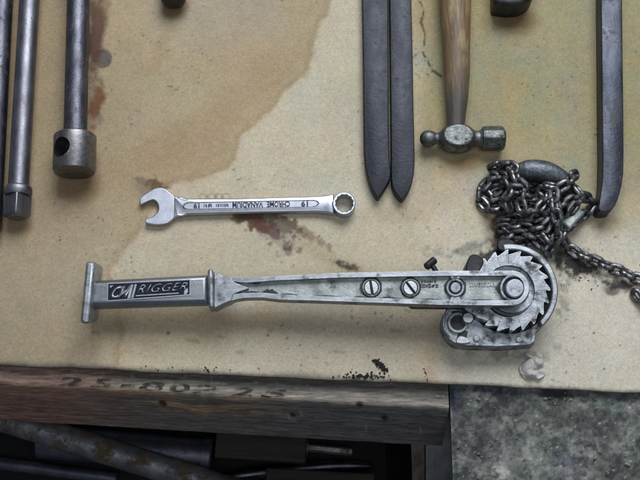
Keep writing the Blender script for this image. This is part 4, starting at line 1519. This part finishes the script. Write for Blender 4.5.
# dark hammer head at the top
hh = thing('sledge_hammer', 'dark iron hammer head poking in at the top right of the wooden handle', 'hammer', W(515, 0, 0))
bm = bmesh.new()
prism(bm, [(494, -60), (494.5, 0), (497, 2.4), (510, 4), (522, 3.2), (530, -1), (535, -7), (537.5, -60)], 0.030, 0.0, 0.004, 2)
obj('head', bm, M['darkhead'], hh, bev=0.002)
bm = bmesh.new()
lathe(bm, W(515, -50, 0.016), W(515, -190, 0.016), [(0, 0.011), (0.3, 0.013)], 24, sq=(1, .8))
obj('handle', bm, M['hwood'], hh)

# ------------------------------------------------------------------ crumpled scrap, crumbs
bm = bmesh.new()
out = [(519, 371), (520, 366), (525, 361.5), (531, 357.5), (538, 355), (542, 358), (544.5, 366), (545.5, 374), (541, 378.5), (533, 379.5), (525, 378.5)]
rings = []
cx, cy = 532.5, 368
rr = random.Random(11)
o2 = smooth(out, 7, True)
for f in (1.0, 0.95, 0.88, 0.8, 0.72, 0.63, 0.54, 0.45, 0.36, 0.27, 0.18, 0.1):
    row = []
    for i, (x, y) in enumerate(o2):
        a = 2 * math.pi * i / len(o2)
        px_, py_ = cx + (x - cx) * f, cy + (y - cy) * f
        nn = float(fbm(np.array([px_]), np.array([py_]), 11, 2, 55)[0]) - .5
        z = 0.0012 + 0.004 * (1 - f) ** .7 + 0.018 * abs(nn) * (f < 1) + rr.uniform(-.0003, .0003) * (f < 1)
        if f > 0.98:
            z = 0.0008 + 0.0012 * abs(math.sin(3 * a))
        row.append(bm.verts.new(W(cx + (x - cx) * f, cy + (y - cy) * f, max(z, .0005))))
    rings.append(row)
n = len(o2)
for p, q in zip(rings, rings[1:]):
    for i in range(n):
        bm.faces.new((p[i], p[(i + 1) % n], q[(i + 1) % n], q[i]))
bm.faces.new(rings[-1])
base = [bm.verts.new((v.co.x, v.co.y, 0.0002)) for v in rings[0]]
for i in range(n):
    bm.faces.new((rings[0][i], base[i], base[(i + 1) % n], rings[0][(i + 1) % n]))
bm.faces.new(base[::-1])
tube(bm, [W(x, y, z) for x, y, z in smooth([(532, 357.5, .003), (529, 355.6, .0036), (526, 353.6, .003)], 3)], 0.0013, 8)
o = obj('paper_scrap', bm, M['putty'], None, ang=25, loc=tuple(W(cx, cy, 0)))
tag(o, 'small crumpled pale grey scrap on the board just below the toothed wheel', 'scrap')

bm = bmesh.new()
rr = random.Random(5)


def crumb(px, py, r, z0=0.0):
    p = W(px, py, z0 + r * .6)
    q = bmesh.ops.create_icosphere(bm, subdivisions=1, radius=r)
    rot = Quaternion((rr.random(), rr.random(), rr.random()), rr.random() * 6)
    for v in q['verts']:
        v.co = p + rot @ (Vector((v.co.x * 1.4, v.co.y * .8, v.co.z * .7)) * rr.uniform(.7, 1.2))


for i in range(130):                         # sprig of dirt by the edge
    t = rr.random()
    crumb(376 + 10 * t + rr.gauss(0, 1.1), 360 + 11 * t + rr.gauss(0, 1.2), rr.uniform(.0005, .0016))
for i in range(12):
    t = rr.random()
    crumb(386 + 5 * t + rr.gauss(0, .3), 369 + 12 * t, rr.uniform(.0004, .0008))
for i in range(90):
    crumb(rr.gauss(360, 11), rr.gauss(376, 1.6), rr.uniform(.0005, .0013))
for i in range(14):
    t = rr.random()
    crumb(424 + 4 * t + rr.gauss(0, .5), 368 + 14 * t, rr.uniform(.0004, .0008))
for i in range(26):
    crumb(rr.uniform(60, 260), 364.5 + rr.uniform(60, 260) * 0 + rr.gauss(4, 1.2), rr.uniform(.0003, .0009))
for i in range(14):
    t = rr.random()
    crumb(205 + 4 * t, 367 + 5 * t, rr.uniform(.0005, .0009))
for i in range(60):
    crumb(rr.gauss(585, 26), rr.gauss(272, 9), rr.uniform(.0003, .0009))
for i in range(22):
    crumb(rr.uniform(60, 630), rr.uniform(215, 375), rr.uniform(.0002, .0006))
o = obj('dirt_crumbs', bm, M['crumb'], None, loc=tuple(W(377, 368, 0)))
o['kind'] = 'stuff'
tag(o, 'black dirt crumbs scattered over the board and its front edge', 'dirt', kind='stuff')

bm = bmesh.new()
rr = random.Random(9)
zc = -BT - 0.0035
for i in range(170):
    big = rr.random() < .06
    crumb(rr.uniform(456, 650), 392 + 96 * rr.random() ** .8, rr.uniform(.0012, .0026) if big else rr.uniform(.0003, .0010), zc)
o = obj('grit', bm, plain('grey_grit', (0.05, 0.05, 0.048), (0.36, 0.35, 0.32), 0.9, 160, 0.4), None, loc=tuple(W(560, 430, zc)))
tag(o, 'loose grit and chips scattered over the blue-grey concrete block', 'grit', kind='stuff')

# ------------------------------------------------------------------ light
w = bpy.data.worlds.new('World')
bpy.context.scene.world = w
w.use_nodes = True
bg = w.node_tree.nodes['Background']
bg.inputs['Color'].default_value = (0.72, 0.84, 1.0, 1)
bg.inputs['Strength'].default_value = 0.14


def area(name, loc, target, sx_, sy_, power, col):
    l = bpy.data.lights.new(name, 'AREA')
    l.shape = 'RECTANGLE'
    l.size = sx_
    l.size_y = sy_
    l.energy = power
    l.color = col
    o = bpy.data.objects.new(name, l)
    C.objects.link(o)
    o.location = loc
    d = Vector(target) - Vector(loc)
    o.rotation_euler = d.to_track_quat('-Z', 'Y').to_euler()
    return o


area('window_light', (0.35, 1.6, 1.9), (0.05, 0, 0), 1.7, 1.3, 68, (0.90, 0.94, 1.0))
area('overhead_fill', (0.35, -0.75, 2.3), (0.05, -0.05, 0), 1.5, 1.0, 13, (0.90, 0.94, 1.0))  # fill lamp added towards the front to lift the crate's face

# ------------------------------------------------------------------ camera
cam = bpy.data.cameras.new('camera')
cam.sensor_fit = 'HORIZONTAL'
cam.angle = HF
cam.clip_start = 0.01
cam.clip_end = 50
co = bpy.data.objects.new('camera', cam)
C.objects.link(co)
co.location = CAM
co.rotation_euler = (TAU, 0, 0)
sc = bpy.context.scene
sc.camera = co
sc.view_settings.view_transform = 'Standard'
sc.view_settings.look = 'None'
sc.view_settings.exposure = 0.0
sc.view_settings.gamma = 1.0
sc.cycles.use_denoising = True
sc.cycles.max_bounces = 8
